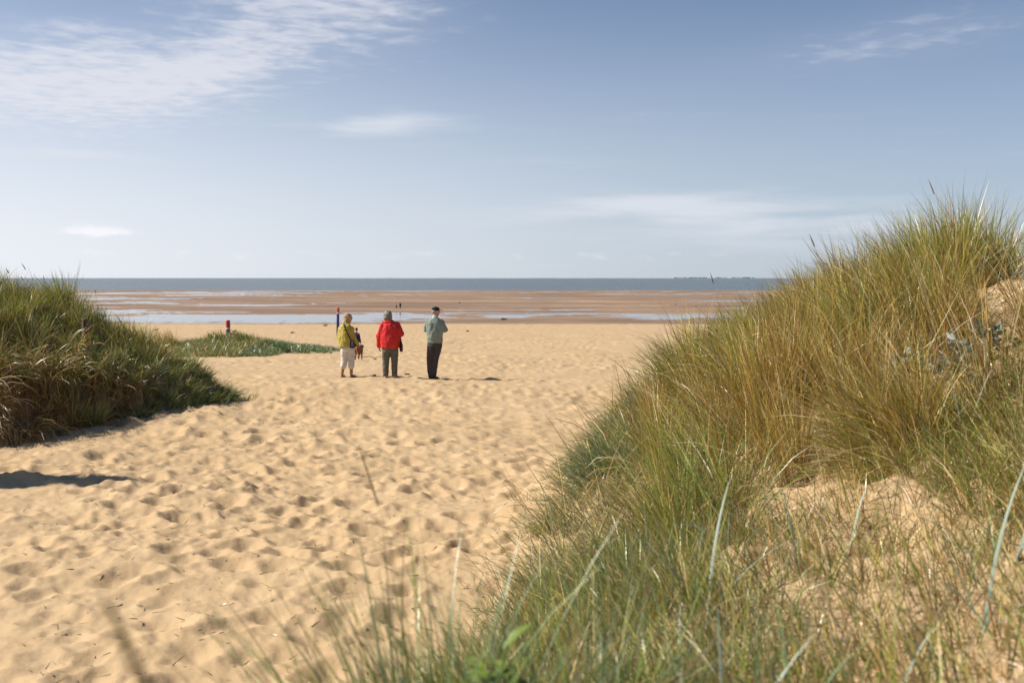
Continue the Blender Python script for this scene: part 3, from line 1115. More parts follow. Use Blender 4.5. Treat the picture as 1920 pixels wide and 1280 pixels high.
lyme(1.72, 5.0, 'stiff pale leaf pair rising left of the right edge slope', [(.5, .016, .3, .35, 170), (.44, .015, .55, .5, 140), (.4, .014, .2, .5, 40)])
lyme(2.0, 3.9, 'bundle of broad grey leaves leaning right near the right edge', [(.6, .018, .3, .5, 10), (.52, .016, .15, .6, 330), (.45, .015, .6, .5, 190)])
lyme(1.0, 2.6, 'dark blurred leaves leaning left in the lower right', [(.55, .011, .35, .3, 150), (.5, .011, .5, .3, 165), (.35, .01, .3, .5, 20)])

# ------------------------------------------------------------------ sea holly: stiff, lobed grey leaves
holly_m, t, p = new_mat('sea_holly_leaf')
oi = N(t, 'ShaderNodeObjectInfo')
po = N(t, 'ShaderNodeTexCoord').outputs['Object']
ed = noise_n(t, po, 60, 3, .6)
t.links.new(mixc(t, sstep(t, ed, .42, .62), mixc(t, oi.outputs['Random'], (.085, .135, .10), (.17, .22, .18)), (.36, .40, .36)), p.inputs['Base Color'])
p.inputs['Roughness'].default_value = .5


def holly_leaf(seed):
    r_ = random.Random(seed)
    n_ = 18
    v = [(0, 0, .012)]
    for k in range(n_):
        a = 2 * math.pi * k / n_
        rr = .055 * (1 + (.38 if k % 3 == 0 else -.10)) * (1 - .35 * max(0, -math.cos(a)))
        v.append((rr * math.cos(a), rr * math.sin(a) * 1.05, .020 * math.sin(a * 3 + seed) + (.016 if k % 3 == 0 else 0) + r_.uniform(-.004, .004)))
    f = [(0, 1 + k, 1 + (k + 1) % n_) for k in range(n_)]
    me = bpy.data.meshes.new('leaf')
    me.from_pydata(v, [], f)
    me.materials.append(holly_m)
    me.update()
    return me


HL = [holly_leaf(k) for k in range(4)]
hstem = plain('sea_holly_stem', (.24, .28, .22), .6)


def holly(cx, cy, n_, rad, label):
    root = empty('sea_holly', (cx, cy, gz(cx, cy)))
    tag(root, label, 'sea holly', 'sea holly plants on the right dune')
    r_ = random.Random(n_)
    bm = bmesh.new()
    for k in range(n_):
        a = k * 2.4 + r_.uniform(-.3, .3)
        q = math.sqrt((k + .5) / n_)
        px_, py_2 = rad * q * math.cos(a), rad * q * math.sin(a)
        gzv = gz(cx + px_, cy + py_2) - root.location.z
        hz = gzv + .10 + .16 * (1 - q) + r_.uniform(-.03, .05)
        lf = link('leaf', HL[k % 4], None, root)
        lf.location = (px_, py_2, hz)
        lf.rotation_euler = (r_.uniform(-.7, .7) + .5 * math.sin(a), r_.uniform(-.7, .7) - .5, a)
        sc = r_.uniform(.75, 1.25)
        lf.scale = (sc, sc, sc)
        p0, p1 = Vector((px_ * .4, py_2 * .4, gzv * .4 - .02)), Vector((px_, py_2, hz))
        dv = p1 - p0
        bmesh.ops.create_cone(bm, segments=5, radius1=.004, radius2=.0025, depth=dv.length,
                              matrix=Matrix.Translation((p0 + p1) / 2) @ dv.to_track_quat('Z', 'Y').to_matrix().to_4x4())
    me = bpy.data.meshes.new('stem')
    bm.to_mesh(me)
    bm.free()
    link('stem', me, hstem, root)
    return root


holly(3.22, 7.0, 24, .23, 'grey spiny sea holly clump at the right edge of the dune')
holly(2.88, 7.3, 12, .14, 'small pale sea holly under the crest, left of the larger clump')

# bright leafy weed at the bottom edge
weed_m, t, p = new_mat('weed_leaf')
oi = N(t, 'ShaderNodeObjectInfo')
t.links.new(mixc(t, oi.outputs['Random'], (.07, .13, .010), (.19, .23, .018)), p.inputs['Base Color'])
p.inputs['Roughness'].default_value = .45


def oval_leaf(L, W):
    v, f = [], []
    for i in range(7):
        s_ = i / 6
        w = W * math.sin(math.pi * (0.04 + .94 * s_)) ** .8
        zz = -.25 * L * s_ * s_
        v += [(s_ * L, -w, zz + w * .3), (s_ * L, 0, zz), (s_ * L, w, zz + w * .3)]
    for i in range(6):
        for k in (0, 1):
            a = i * 3 + k
            f.append((a, a + 1, a + 4, a + 3))
    me = bpy.data.meshes.new('leaf')
    me.from_pydata(v, [], f)
    me.polygons.foreach_set('use_smooth', [True] * len(f))
    me.materials.append(weed_m)
    me.update()
    return me


root = empty('leafy_weed', (-.01, 2.3, gz(-.01, 2.3)))
tag(root, 'bright green leafy weed at the bottom edge of the picture', 'weed')
OLV = [oval_leaf(.085, .018), oval_leaf(.065, .016)]
bm = bmesh.new()
for st in range(6):
    sx_, sy_ = random.uniform(-.10, .10), random.uniform(-.08, .08)
    hh = random.uniform(.27, .41)
    gzz = gz(-.01 + sx_, 2.3 + sy_) - root.location.z
    bmesh.ops.create_cone(bm, segments=5, radius1=.004, radius2=.002, depth=hh + .03, matrix=Matrix.Translation((sx_, sy_, gzz + hh / 2 - .015)))
    for k in range(9):
        lf = link('leaf', OLV[k % 2], None, root)
        lf.location = (sx_, sy_, gzz + hh * (.45 + .55 * k / 8))
        lf.rotation_euler = (random.uniform(-.3, .3), random.uniform(-1.0, -.1), k * 2.4 + st)
me = bpy.data.meshes.new('stem')
bm.to_mesh(me)
bm.free()
link('stem', me, plain('weed_stem', (.12, .20, .03), .6), root)


# ------------------------------------------------------------------ posts
def lathe(name, prof, mat, parent, seg=20, wob=0.0):
    bm = bmesh.new()
    rings = []
    for (r_, z_) in prof:
        rings.append([bm.verts.new((r_ * math.cos(2 * math.pi * k / seg) * (1 + wob * mnoise.noise((math.cos(k), z_ * 3, k))),
                                    r_ * math.sin(2 * math.pi * k / seg), z_)) for k in range(seg)])
    for a, b in zip(rings, rings[1:]):
        for k in range(seg):
            bm.faces.new((a[k], a[(k + 1) % seg], b[(k + 1) % seg], b[k]))
    bm.faces.new(rings[0][::-1])
    bm.faces.new(rings[-1])
    me = bpy.data.meshes.new(name)
    bm.to_mesh(me)
    bm.free()
    return link(name, me, mat, parent)


red_p = plain('red_paint', (.48, .055, .035), .5, .2, 9)
white_p = plain('white_paint', (.72, .70, .68), .5, .12, 9)
blue_p = plain('blue_paint', (.028, .032, .17), .5, .25, 7)


def marker_post(x, y, ztop, lean, label):
    z0 = gz(x, y) - .12
    H = ztop - z0
    root = empty('marker_post', (x, y, z0))
    root.rotation_euler = (0, lean, 0)
    tag(root, label, 'marker post', 'red and blue beach marker posts')
    lathe('shaft', [(.108, 0), (.105, H - .45)], blue_p, root)
    lathe('white_band', [(.106, H - .45), (.106, H - .38)], white_p, root)
    lathe('red_top', [(.105, H - .38), (.105, H - .02), (.09, H)], red_p, root)
    return root


marker_post(px2w(427, 50), 50, CAMZ - 79 * 50 / F, 0, 'round post with red top and blue shaft rising from the grassy mound')
marker_post(px2w(632.5, 78), 78, CAMZ - 56 * 78 / F, R(1.5), 'farther red topped blue post behind the woman in yellow')

# weathered timber post in the left dune
wood, t, p = new_mat('weathered_wood')
po = N(t, 'ShaderNodeTexCoord').outputs['Object']
mp = N(t, 'ShaderNodeMapping')
mp.inputs['Scale'].default_value = (40, 40, 3)
t.links.new(po, mp.inputs[0])
nw_ = noise_n(t, mp.outputs[0], 1.5, 5, .65)
t.links.new(mixc(t, sstep(t, nw_, .35, .7), (.06, .036, .022), (.24, .15, .085)), p.inputs['Base Color'])
p.inputs['Roughness'].default_value = .85
b = N(t, 'ShaderNodeBump')
b.inputs['Strength'].default_value = .7
b.inputs['Distance'].default_value = .01
t.links.new(nw_, b.inputs['Height'])
t.links.new(b.outputs[0], p.inputs['Normal'])
tx, ty = px2w(160, 17.9), 17.9
ztop = CAMZ - 76 * 17.9 / F
z0 = gz(tx, ty) - .25
tp = lathe('timber_post', [(.068, 0), (.067, .4), (.065, ztop - z0 - .015), (.058, ztop - z0)], wood, None, 14, .12)
tp.location = (tx, ty, z0)
tag(tp, 'weathered brown timber post half buried in the grass of the left dune', 'post')

# ------------------------------------------------------------------ figures: closed shapes fused by voxel remeshing into one skin
def ring_loft(bm, rings, seg=18):
    """rings: (centre, axis-x vector, axis-y vector); closed with fans"""
    L_ = []
    for (c_, ux, uy) in rings:
        L_.append([bm.verts.new(c_ + ux * math.cos(2 * math.pi * k / seg) + uy * math.sin(2 * math.pi * k / seg)) for k in range(seg)])
    for a, b in zip(L_, L_[1:]):
        for k in range(seg):
            bm.faces.new((a[k], a[(k + 1) % seg], b[(k + 1) % seg], b[k]))
    c0 = bm.verts.new(rings[0][0])
    c1 = bm.verts.new(rings[-1][0])
    for k in range(seg):
        bm.faces.new((c0, L_[0][(k + 1) % seg], L_[0][k]))
        bm.faces.new((c1, L_[-1][k], L_[-1][(k + 1) % seg]))


def V3(*a):
    return Vector(a)


def limb(bm, p, r, seg=14):
    """rounded tapering tube through points p with radii r"""
    p = [Vector(q) for q in p]
    for a in range(len(p) - 1):
        d_ = p[a + 1] - p[a]
        L_ = d_.length
        if L_ < 1e-6:
            continue
        d_.normalize()
        ux = d_.orthogonal().normalized()
        uy = d_.cross(ux)
        rings = []
        for k in (-.98, -.8, -.45):
            q = math.sqrt(1 - k * k)
            rings.append((p[a] + d_ * (k * r[a]), ux * (q * r[a]), uy * (q * r[a])))
        for s_ in (0, .35, .7, 1):
            rr = r[a] * (1 - s_) + r[a + 1] * s_
            rings.append((p[a] + d_ * (L_ * s_), ux * rr, uy * rr))
        for k in (.45, .8, .98):
            q = math.sqrt(1 - k * k)
            rings.append((p[a + 1] + d_ * (k * r[a + 1]), ux * (q * r[a + 1]), uy * (q * r[a + 1])))
        ring_loft(bm, rings, seg)


def torso(bm, rings, seg=24):
    """rings: (x, y, z, rx, ry, yaw degrees)"""
    out = []
    for (x, y, z, rx, ry, yw) in rings:
        c_, s_ = math.cos(R(yw)), math.sin(R(yw))
        out.append((V3(x, y, z), V3(c_ * rx, s_ * rx, 0), V3(-s_ * ry, c_ * ry, 0)))
    ring_loft(bm, out, seg)


def ball(bm, c_, r_, rot=None, sub=2):
    m_ = Matrix.Translation(Vector(c_))
    if rot is not None:
        m_ = m_ @ rot.to_4x4()
    m_ = m_ @ Matrix.Diagonal((r_[0], r_[1], r_[2], 1))
    bmesh.ops.create_icosphere(bm, subdivisions=sub, radius=1, matrix=m_)


def fuse(bm, voxel, smooth=3, fold=0.0, fscale=14.0, seed=0, stretch=(1, 1, 1)):
    """voxel-remeshed continuous skin, with optional cloth folds"""
    me = bpy.data.meshes.new('tmp')
    bmesh.ops.recalc_face_normals(bm, faces=bm.faces)
    bm.to_mesh(me)
    bm.free()
    o_ = bpy.data.objects.new('tmp', me)
    COL.objects.link(o_)
    rm = o_.modifiers.new('r', 'REMESH')
    rm.mode = 'VOXEL'
    rm.voxel_size = voxel
    sm = o_.modifiers.new('s', 'SMOOTH')
    sm.factor = .5
    sm.iterations = smooth
    dg = bpy.context.evaluated_depsgraph_get()
    out = bpy.data.meshes.new_from_object(o_.evaluated_get(dg))
    bpy.data.objects.remove(o_)
    bpy.data.meshes.remove(me)
    if fold:
        n_ = len(out.vertices)
        co_ = np.zeros(n_ * 3, np.float32)
        no_ = np.zeros(n_ * 3, np.float32)
        out.vertices.foreach_get('co', co_)
        out.vertices.foreach_get('normal', no_)
        co_ = co_.reshape(-1, 3)
        no_ = no_.reshape(-1, 3)
        dsp = np.array([mnoise.noise((q[0] * fscale * stretch[0] + seed, q[1] * fscale * stretch[1], q[2] * fscale * stretch[2])) +
                        .5 * mnoise.noise((q[0] * fscale * 2.1 * stretch[0], q[1] * fscale * 2.1 + seed, q[2] * fscale * 2.1 * stretch[2])) for q in co_])
        co_ = co_ + no_ * (dsp * fold)[:, None]
        out.vertices.foreach_set('co', co_.ravel())
    out.polygons.foreach_set('use_smooth', [True] * len(out.polygons))
    out.update()
    return out


def join_mesh(name, parts):
    bm = bmesh.new()
    for q in parts:
        bm.from_mesh(q)
    me = bpy.data.meshes.new(name)
    bm.to_mesh(me)
    bm.free()
    me.polygons.foreach_set('use_smooth', [True] * len(me.polygons))
    for q in parts:
        bpy.data.meshes.remove(q)
    return me


def hand_mesh(wrist, fdir, thumb, curl=.35, s_=1.0):
    """palm, four bent fingers of unequal length and a thumb from the side of the palm"""
    wrist, f, th = Vector(wrist), Vector(fdir).normalized(), Vector(thumb).normalized()
    th = (th - f * th.dot(f)).normalized()
    nrm = f.cross(th)                          # direction in which the fingers curl
    bm = bmesh.new()
    rings = []
    for (q, w, dpt) in ((-.03, .022, .02), (0, .026, .018), (.03, .036, .015), (.065, .040, .014), (.085, .036, .010), (.09, .02, .005)):
        rings.append((wrist + f * q * s_, th * w * s_, nrm * dpt * s_))
    ring_loft(bm, rings, 14)
    for k, L_ in enumerate((.070, .080, .075, .058)):
        off = (.030 - .0195 * k) * s_
        a = wrist + f * .078 * s_ + th * off
        dirv = f.copy()
        pts_ = [a]
        for j in range(3):
            dirv = (dirv * math.cos(curl) + nrm * math.sin(curl)).normalized()
            spread = th * (off * .10)
            pts_.append(pts_[-1] + (dirv * L_ * s_ * (.45, .32, .23)[j]) + spread * .3)
        limb(bm, pts_, [.0085 * s_, .008 * s_, .0075 * s_, .0065 * s_], 8)
    t0 = wrist + f * .022 * s_ + th * .024 * s_
    t1 = t0 + (f * .6 + th * .75 + nrm * .25).normalized() * .038 * s_
    t2 = t1 + (f * .9 + th * .25 + nrm * .3).normalized() * .030 * s_
    limb(bm, [t0, t1, t2], [.013 * s_, .010 * s_, .008 * s_], 8)
    return fuse(bm, .0048, 1)


def head_shape(bm, c_, yaw, s_=1.0, tilt=0.0):
    """skull, jaw, nose, ears and neck stub; faces local +Y turned by yaw (degrees, + = to the left)"""
    rot = Matrix.Rotation(R(yaw), 3, 'Z') @ Matrix.Rotation(R(tilt), 3, 'X')
    c_ = Vector(c_)

    def at(x, y, z):
        return c_ + rot @ V3(x * s_, y * s_, z * s_)
    ball(bm, at(0, -.008, .022), (.076 * s_, .094 * s_, .092 * s_), rot)
    ball(bm, at(0, .030, -.040), (.056 * s_, .058 * s_, .068 * s_), rot)
    ball(bm, at(0, .062, -.082), (.028 * s_, .024 * s_, .022 * s_), rot)
    limb(bm, [at(0, .086, .022), at(0, .106, -.018)], [.010 * s_, .015 * s_], 10)
    for q in (-1, 1):
        ball(bm, at(q * .078, -.008, -.010), (.010 * s_, .020 * s_, .031 * s_), rot)
        ball(bm, at(q * .032, .080, .034), (.024 * s_, .012 * s_, .010 * s_), rot)
    return rot, at


def face_parts(at, rot, parent, s_, lipm, eyem):
    for q in (-1, 1):
        bm = bmesh.new()
        ball(bm, at(q * .031, .080, .008), (.013 * s_, .010 * s_, .009 * s_), rot)
        me = bpy.data.meshes.new('eye')
        bm.to_mesh(me)
        bm.free()
        link('eye', me, eyem, parent)
    bm = bmesh.new()
    ball(bm, at(0, .085, -.052), (.022 * s_, .008 * s_, .007 * s_), rot)
    me = bpy.data.meshes.new('mouth')
    bm.to_mesh(me)
    bm.free()
    link('mouth', me, lipm, parent)


def shoe(parent, heel, toe_dir, L_, mat, name='shoe', hgt=.075):
    h = Vector(heel)
    d_ = Vector(toe_dir)
    d_.z = 0
    d_.normalize()
    sd = V3(-d_.y, d_.x, 0)
    bm = bmesh.new()
    rings = []
    for (q, w, hh) in ((-.02, .012, .02), (-.012, .030, hgt * .8), (.05, .036, hgt), (.11, .040, hgt * .72), (.17, .046, hgt * .55), (.22, .042, hgt * .45), (.25, .022, hgt * .3), (.258, .008, .012)):
        c_ = h + d_ * (q * L_ / .258) + V3(0, 0, hh / 2)
        rings.append((c_, sd * w, V3(0, 0, hh / 2)))
    ring_loft(bm, rings, 16)
    me = fuse(bm, .009, 2)
    return link(name, me, mat, parent)


def strap(parent, pts_, w, mat, name='strap', th=.004, nrm_hint=(0, -1, 0)):
    """flat strap through points"""
    p_ = [Vector(q) for q in pts_]
    bm = bmesh.new()
    prev = None
    hint = Vector(nrm_hint)
    for i, q in enumerate(p_):
        d_ = (p_[min(i + 1, len(p_) - 1)] - p_[max(i - 1, 0)]).normalized()
        sd = d_.cross(hint).normalized() * w / 2
        nn = sd.cross(d_).normalized() * th / 2
        r_ = [bm.verts.new(q - sd - nn), bm.verts.new(q + sd - nn), bm.verts.new(q + sd + nn), bm.verts.new(q - sd + nn)]
        if prev:
            for k in range(4):
                bm.faces.new((prev[k], prev[(k + 1) % 4], r_[(k + 1) % 4], r_[k]))
        else:
            bm.faces.new(r_[::-1])
        prev = r_
    bm.faces.new(prev)
    bmesh.ops.recalc_face_normals(bm, faces=bm.faces)
    me = bpy.data.meshes.new(name)
    bm.to_mesh(me)
    bm.free()
    return link(name, me, mat, parent)


def cloth(name, col, var=.12, rough=.85, bscale=220):
    return plain(name, col, rough, var, 9, .35, bscale, .2)


skin_a = plain('skin_tanned', (.40, .19, .11), .55, .12, 20)
skin_b = plain('skin_fair', (.50, .27, .18), .55, .12, 20)
lip_m = plain('lips', (.36, .12, .10), .5)
eye_m = plain('eye_dark', (.02, .018, .015), .2)


def hair_mat(name, lo, hi):
    m, t, p = new_mat(name)
    po = N(t, 'ShaderNodeTexCoord').outputs['Object']
    mp = N(t, 'ShaderNodeMapping')
    mp.inputs['Scale'].default_value = (90, 90, 9)
    t.links.new(po, mp.inputs[0])
    n_ = noise_n(t, mp.outputs[0], 1.0, 4, .6)
    t.links.new(mixc(t, sstep(t, n_, .35, .68), lo, hi), p.inputs['Base Color'])
    p.inputs['Roughness'].default_value = .5
    b = N(t, 'ShaderNodeBump')
    b.inputs['Strength'].default_value = .6
    b.inputs['Distance'].default_value = .006
    t.links.new(n_, b.inputs['Height'])
    t.links.new(b.outputs[0], p.inputs['Normal'])
    return m


def place(root, x, y, feet):
    """stand the figure with its soles on the trodden sand"""
    z = min(gz(x + fx, y + fy) for fx, fy in feet) - .004
    root.location = (x, y, z)


# ---- man in green jumper, arms folded, cap turned to the right
def build_man():
    y = 24.1
    x = px2w(815, y)
    root = empty('person', (x, y, 0))
    tag(root, 'man with folded arms in sage green jumper, dark trousers and black cap', 'person')
    place(root, x, y, [(-.09, 0), (-.02, 0)])
    hy = -62
    bm = bmesh.new()
    rot, at = head_shape(bm, (.025, .03, 1.645), hy, 1.02)
    limb(bm, [(.01, .0, 1.40), (.02, .015, 1.58)], [.072, .062])
    torso(bm, [(0, 0, .84, .15, .10, 0), (0, 0, 1.0, .16, .11, 0), (0, 0, 1.25, .18, .115, 0), (0, 0, 1.37, .16, .09, 0), (0, 0, 1.44, .08, .07, 0)])
    limb(bm, [(-.095, 0, .86), (-.125, .02, .52), (-.105, -.01, .09)], [.085, .062, .042])
    limb(bm, [(.085, 0, .86), (.005, .02, .50), (-.035, 0, .09)], [.085, .062, .042])
    limb(bm, [(-.10, -.02, .05), (-.10, .14, .035)], [.036, .03])
    limb(bm, [(-.03, -.02, .05), (.05, .13, .035)], [.036, .03])
    limb(bm, [(.15, 0, 1.375), (.25, .04, 1.195), (.06, .19, 1.22)], [.045, .040, .034])
    limb(bm, [(-.15, 0, 1.375), (-.212, .06, 1.205), (-.04, .20, 1.26)], [.045, .040, .034])
    body = fuse(bm, .012, 2)
    h1 = hand_mesh((.06, .19, 1.22), (-1, .15, .12), (0, .25, 1), .30)
    h2 = hand_mesh((-.04, .20, 1.26), (1, .12, -.1), (0, .25, 1), .30)
    link('body', join_mesh('body', [body, h1, h2]), skin_b, root)
    face_parts(at, rot, root, 1.02, lip_m, eye_m)
    bm = bmesh.new()                           # cropped grey hair round the back of the head
    ball(bm, at(0, -.030, .005), (.080, .080, .075), rot)
    link('hair', fuse(bm, .009, 2, .002, 60), hair_mat('hair_grey_short', (.22, .19, .16), (.40, .37, .33)), root)
    # jumper
    bm = bmesh.new()
    torso(bm, [(-.0, 0, .885, .185, .128, 0), (0, 0, .90, .195, .138, 0), (.0, -.005, 1.05, .198, .145, 0), (0, -.01, 1.22, .212, .145, 0), (.0, -.01, 1.36, .222, .132, 0),
               (.002, 0, 1.43, .195, .11, 0), (.005, 0, 1.475, .12, .09, 0), (.008, .005, 1.50, .075, .075, 0)])
    limb(bm, [(.165, .0, 1.395), (.255, .03, 1.20), (.12, .17, 1.205)], [.068, .062, .052])
    limb(bm, [(-.165, .0, 1.395), (-.220, .05, 1.21), (-.08, .18, 1.24)], [.068, .062, .052])
    link('jumper', fuse(bm, .011, 2, .013, 13, 3, (1, 1, .55)), cloth('sage_jumper', (.225, .27, .235)), root)
    bm = bmesh.new()
    torso(bm, [(.008, .005, 1.47, .082, .078, 0), (.012, .008, 1.545, .071, .070, 0)], 24)
    link('collar', fuse(bm, .009, 1), cloth('pale_collar', (.42, .53, .52)), root)
    # trousers
    bm = bmesh.new()
    torso(bm, [(0, 0, .80, .178, .13, 0), (0, 0, .86, .182, .132, 0), (0, 0, .93, .172, .12, 0)])
    limb(bm, [(-.095, .0, .82), (-.128, .015, .52), (-.125, -.01, .26), (-.105, -.01, .065)], [.094, .078, .066, .058])
    limb(bm, [(.082, .0, .82), (.008, .01, .50), (-.02, -.01, .24), (-.035, -.005, .065)], [.102, .086, .074, .064])
    link('trousers', fuse(bm, .011, 2, .009, 15, 9, (1, 1, 1.5)), cloth('charcoal_trousers', (.062, .056, .060)), root)
    shm = plain('black_shoe', (.016, .015, .016), .5)
    shoe(root, (-.105, -.05, 0), (-.1, 1, 0), .27, shm)
    shoe(root, (-.045, -.04, 0), (.62, 1, 0), .27, shm)
    # cap
    capm = cloth('black_cap', (.018, .019, .017))
    bm = bmesh.new()
    ball(bm, at(0, -.006, .058), (.088, .104, .068), rot)
    cap = link('cap', fuse(bm, .009, 2), capm, root)
    bm = bmesh.new()
    rings = []
    for (q, w, zz) in ((.05, .072, .050), (.09, .074, .050), (.13, .066, .043), (.160, .045, .036), (.168, .02, .033)):
        rings.append((at(0, q, zz), rot @ V3(w, 0, 0), rot @ V3(0, .001, .006)))
    ring_loft(bm, rings, 14)
    me = bpy.data.meshes.new('peak')
    bmesh.ops.recalc_face_normals(bm, faces=bm.faces)
    bm.to_mesh(me)
    bm.free()
    link('peak', me, capm, cap)
    return root


# ---- woman in red jacket
def build_red():
    y = 24.15
    x = px2w(731, y)
    root = empty('person', (x, y, 0))
    tag(root, 'woman with grey bob in red jacket and grey green trousers, seen from behind', 'person')
    place(root, x, y, [(-.12, 0), (.1, 0)])
    bm = bmesh.new()
    rot, at = head_shape(bm, (-.055, .03, 1.52), 14, .98)
    limb(bm, [(-.02, 0, 1.28), (-.05, .015, 1.44)], [.068, .06])
    torso(bm, [(0, 0, .70, .17, .13, 0), (0, 0, .9, .18, .14, 0), (0, 0, 1.15, .18, .13, 0), (0, 0, 1.30, .15, .1, 0), (0, 0, 1.35, .08, .07, 0)])
    limb(bm, [(-.10, 0, .72), (-.11, .02, .42), (-.11, -.01, .08)], [.088, .062, .042])
    limb(bm, [(.10, 0, .72), (.095, .02, .42), (.10, -.01, .08)], [.088, .062, .042])
    limb(bm, [(-.11, -.02, .05), (-.135, .13, .035)], [.036, .03])
    limb(bm, [(.10, -.02, .05), (.16, .11, .035)], [.036, .03])
    limb(bm, [(-.17, 0, 1.30), (-.265, .0, 1.03), (-.278, .04, .80)], [.055, .045, .033])
    limb(bm, [(.17, 0, 1.30), (.27, -.02, 1.10), (.16, .22, 1.02)], [.055, .045, .033])
    body = fuse(bm, .012, 2)
    h1 = hand_mesh((-.278, .045, .79), (.05, .12, -1), (.25, 1, .05), .28, .95)
    h2 = hand_mesh((.16, .22, 1.02), (-.8, .6, 0), (0, .1, 1), .5, .95)
    link('body', join_mesh('body', [body, h1, h2]), skin_b, root)
    face_parts(at, rot, root, .98, lip_m, eye_m)
    bm = bmesh.new()                           # layered bob
    ball(bm, at(0, -.018, .030), (.100, .108, .100), rot, 3)
    ball(bm, at(0, -.040, -.045), (.098, .085, .082), rot, 3)
    for q in (-1, 1):
        ball(bm, at(q * .068, .005, -.045), (.038, .060, .080), rot)
    ball(bm, at(-.06, -.075, -.075), (.040, .035, .055), rot)
    ball(bm, at(.035, -.085, -.078), (.050, .035, .050), rot)
    link('hair', fuse(bm, .010, 2, .012, 22, 4, (1.6, 1.6, .5)), hair_mat('hair_grey', (.105, .09, .075), (.27, .245, .215)), root)
    redm = cloth('red_jacket', (.56, .035, .032), .10)
    bm = bmesh.new()
    torso(bm, [(.0, 0, .735, .225, .165, 0), (0, 0, .75, .238, .178, 0), (0, -.01, .88, .246, .185, 0), (0, -.01, 1.05, .240, .175, 0), (0, -.015, 1.20, .222, .155, 0),
               (0, -.01, 1.30, .195, .128, 0), (-.005, 0, 1.365, .13, .10, 0), (-.02, .005, 1.40, .085, .085, 0)])
    limb(bm, [(-.165, -.005, 1.285), (-.258, -.01, 1.03), (-.279, .03, .79)], [.086, .076, .056])
    limb(bm, [(.165, -.005, 1.285), (.262, -.03, 1.09), (.19, .19, 1.02)], [.088, .080, .060])
    link('jacket', fuse(bm, .012, 2, .017, 11, 21, (1, 1, .7)), redm, root)
    bm = bmesh.new()                           # collar / folded hood
    torso(bm, [(-.02, -.01, 1.345, .135, .105, 0), (-.022, -.012, 1.385, .125, .105, 0), (-.03, 0, 1.425, .088, .085, 0)])
    link('collar', fuse(bm, .011, 2, .006, 18, 5), redm, root)
    trm = cloth('grey_green_trousers', (.125, .125, .098))
    bm = bmesh.new()
    torso(bm, [(0, 0, .64, .19, .15, 0), (0, 0, .72, .205, .16, 0), (0, 0, .80, .195, .15, 0)])
    limb(bm, [(-.10, 0, .66), (-.112, .012, .42), (-.112, -.01, .085)], [.105, .083, .070])
    limb(bm, [(.10, 0, .66), (.098, .012, .42), (.102, -.01, .085)], [.105, .083, .070])
    link('trousers', fuse(bm, .011, 2, .010, 15, 2, (1, 1, .7)), trm, root)
    shm = plain('pale_pink_shoe', (.52, .40, .38), .6)
    shoe(root, (-.11, -.05, 0), (-.15, 1, 0), .25, shm)
    shoe(root, (.10, -.05, 0), (.5, 1, 0), .25, shm)
    bagm = plain('dark_bag', (.030, .018, .020), .55, .2, 20)
    bag = empty('shoulder_bag', (.275, .05, .66))
    bag.parent = root
    bag_root = bag
    bm = bmesh.new()
    torso(bm, [(.0, 0, 0, .030, .09, 8), (0, 0, .02, .042, .12, 8), (0, 0, .16, .040, .125, 8), (-.01, 0, .26, .022, .10, 8)])
    me = fuse(bm, .010, 2, .006, 16, 8)
    bpy.data.objects.remove(bag)
    b_ = link('shoulder_bag', me, bagm, root)
    b_.location = (.262, .05, .645)
    st = strap(b_, [(-.01, .0, .25), (-.035, -.145, .46), (-.075, -.15, .62), (-.11, -.085, .72), (-.12, -.01, .735), (-.12, .07, .70), (-.06, .14, .5), (-.01, .09, .25)], .022, bagm)
    return root


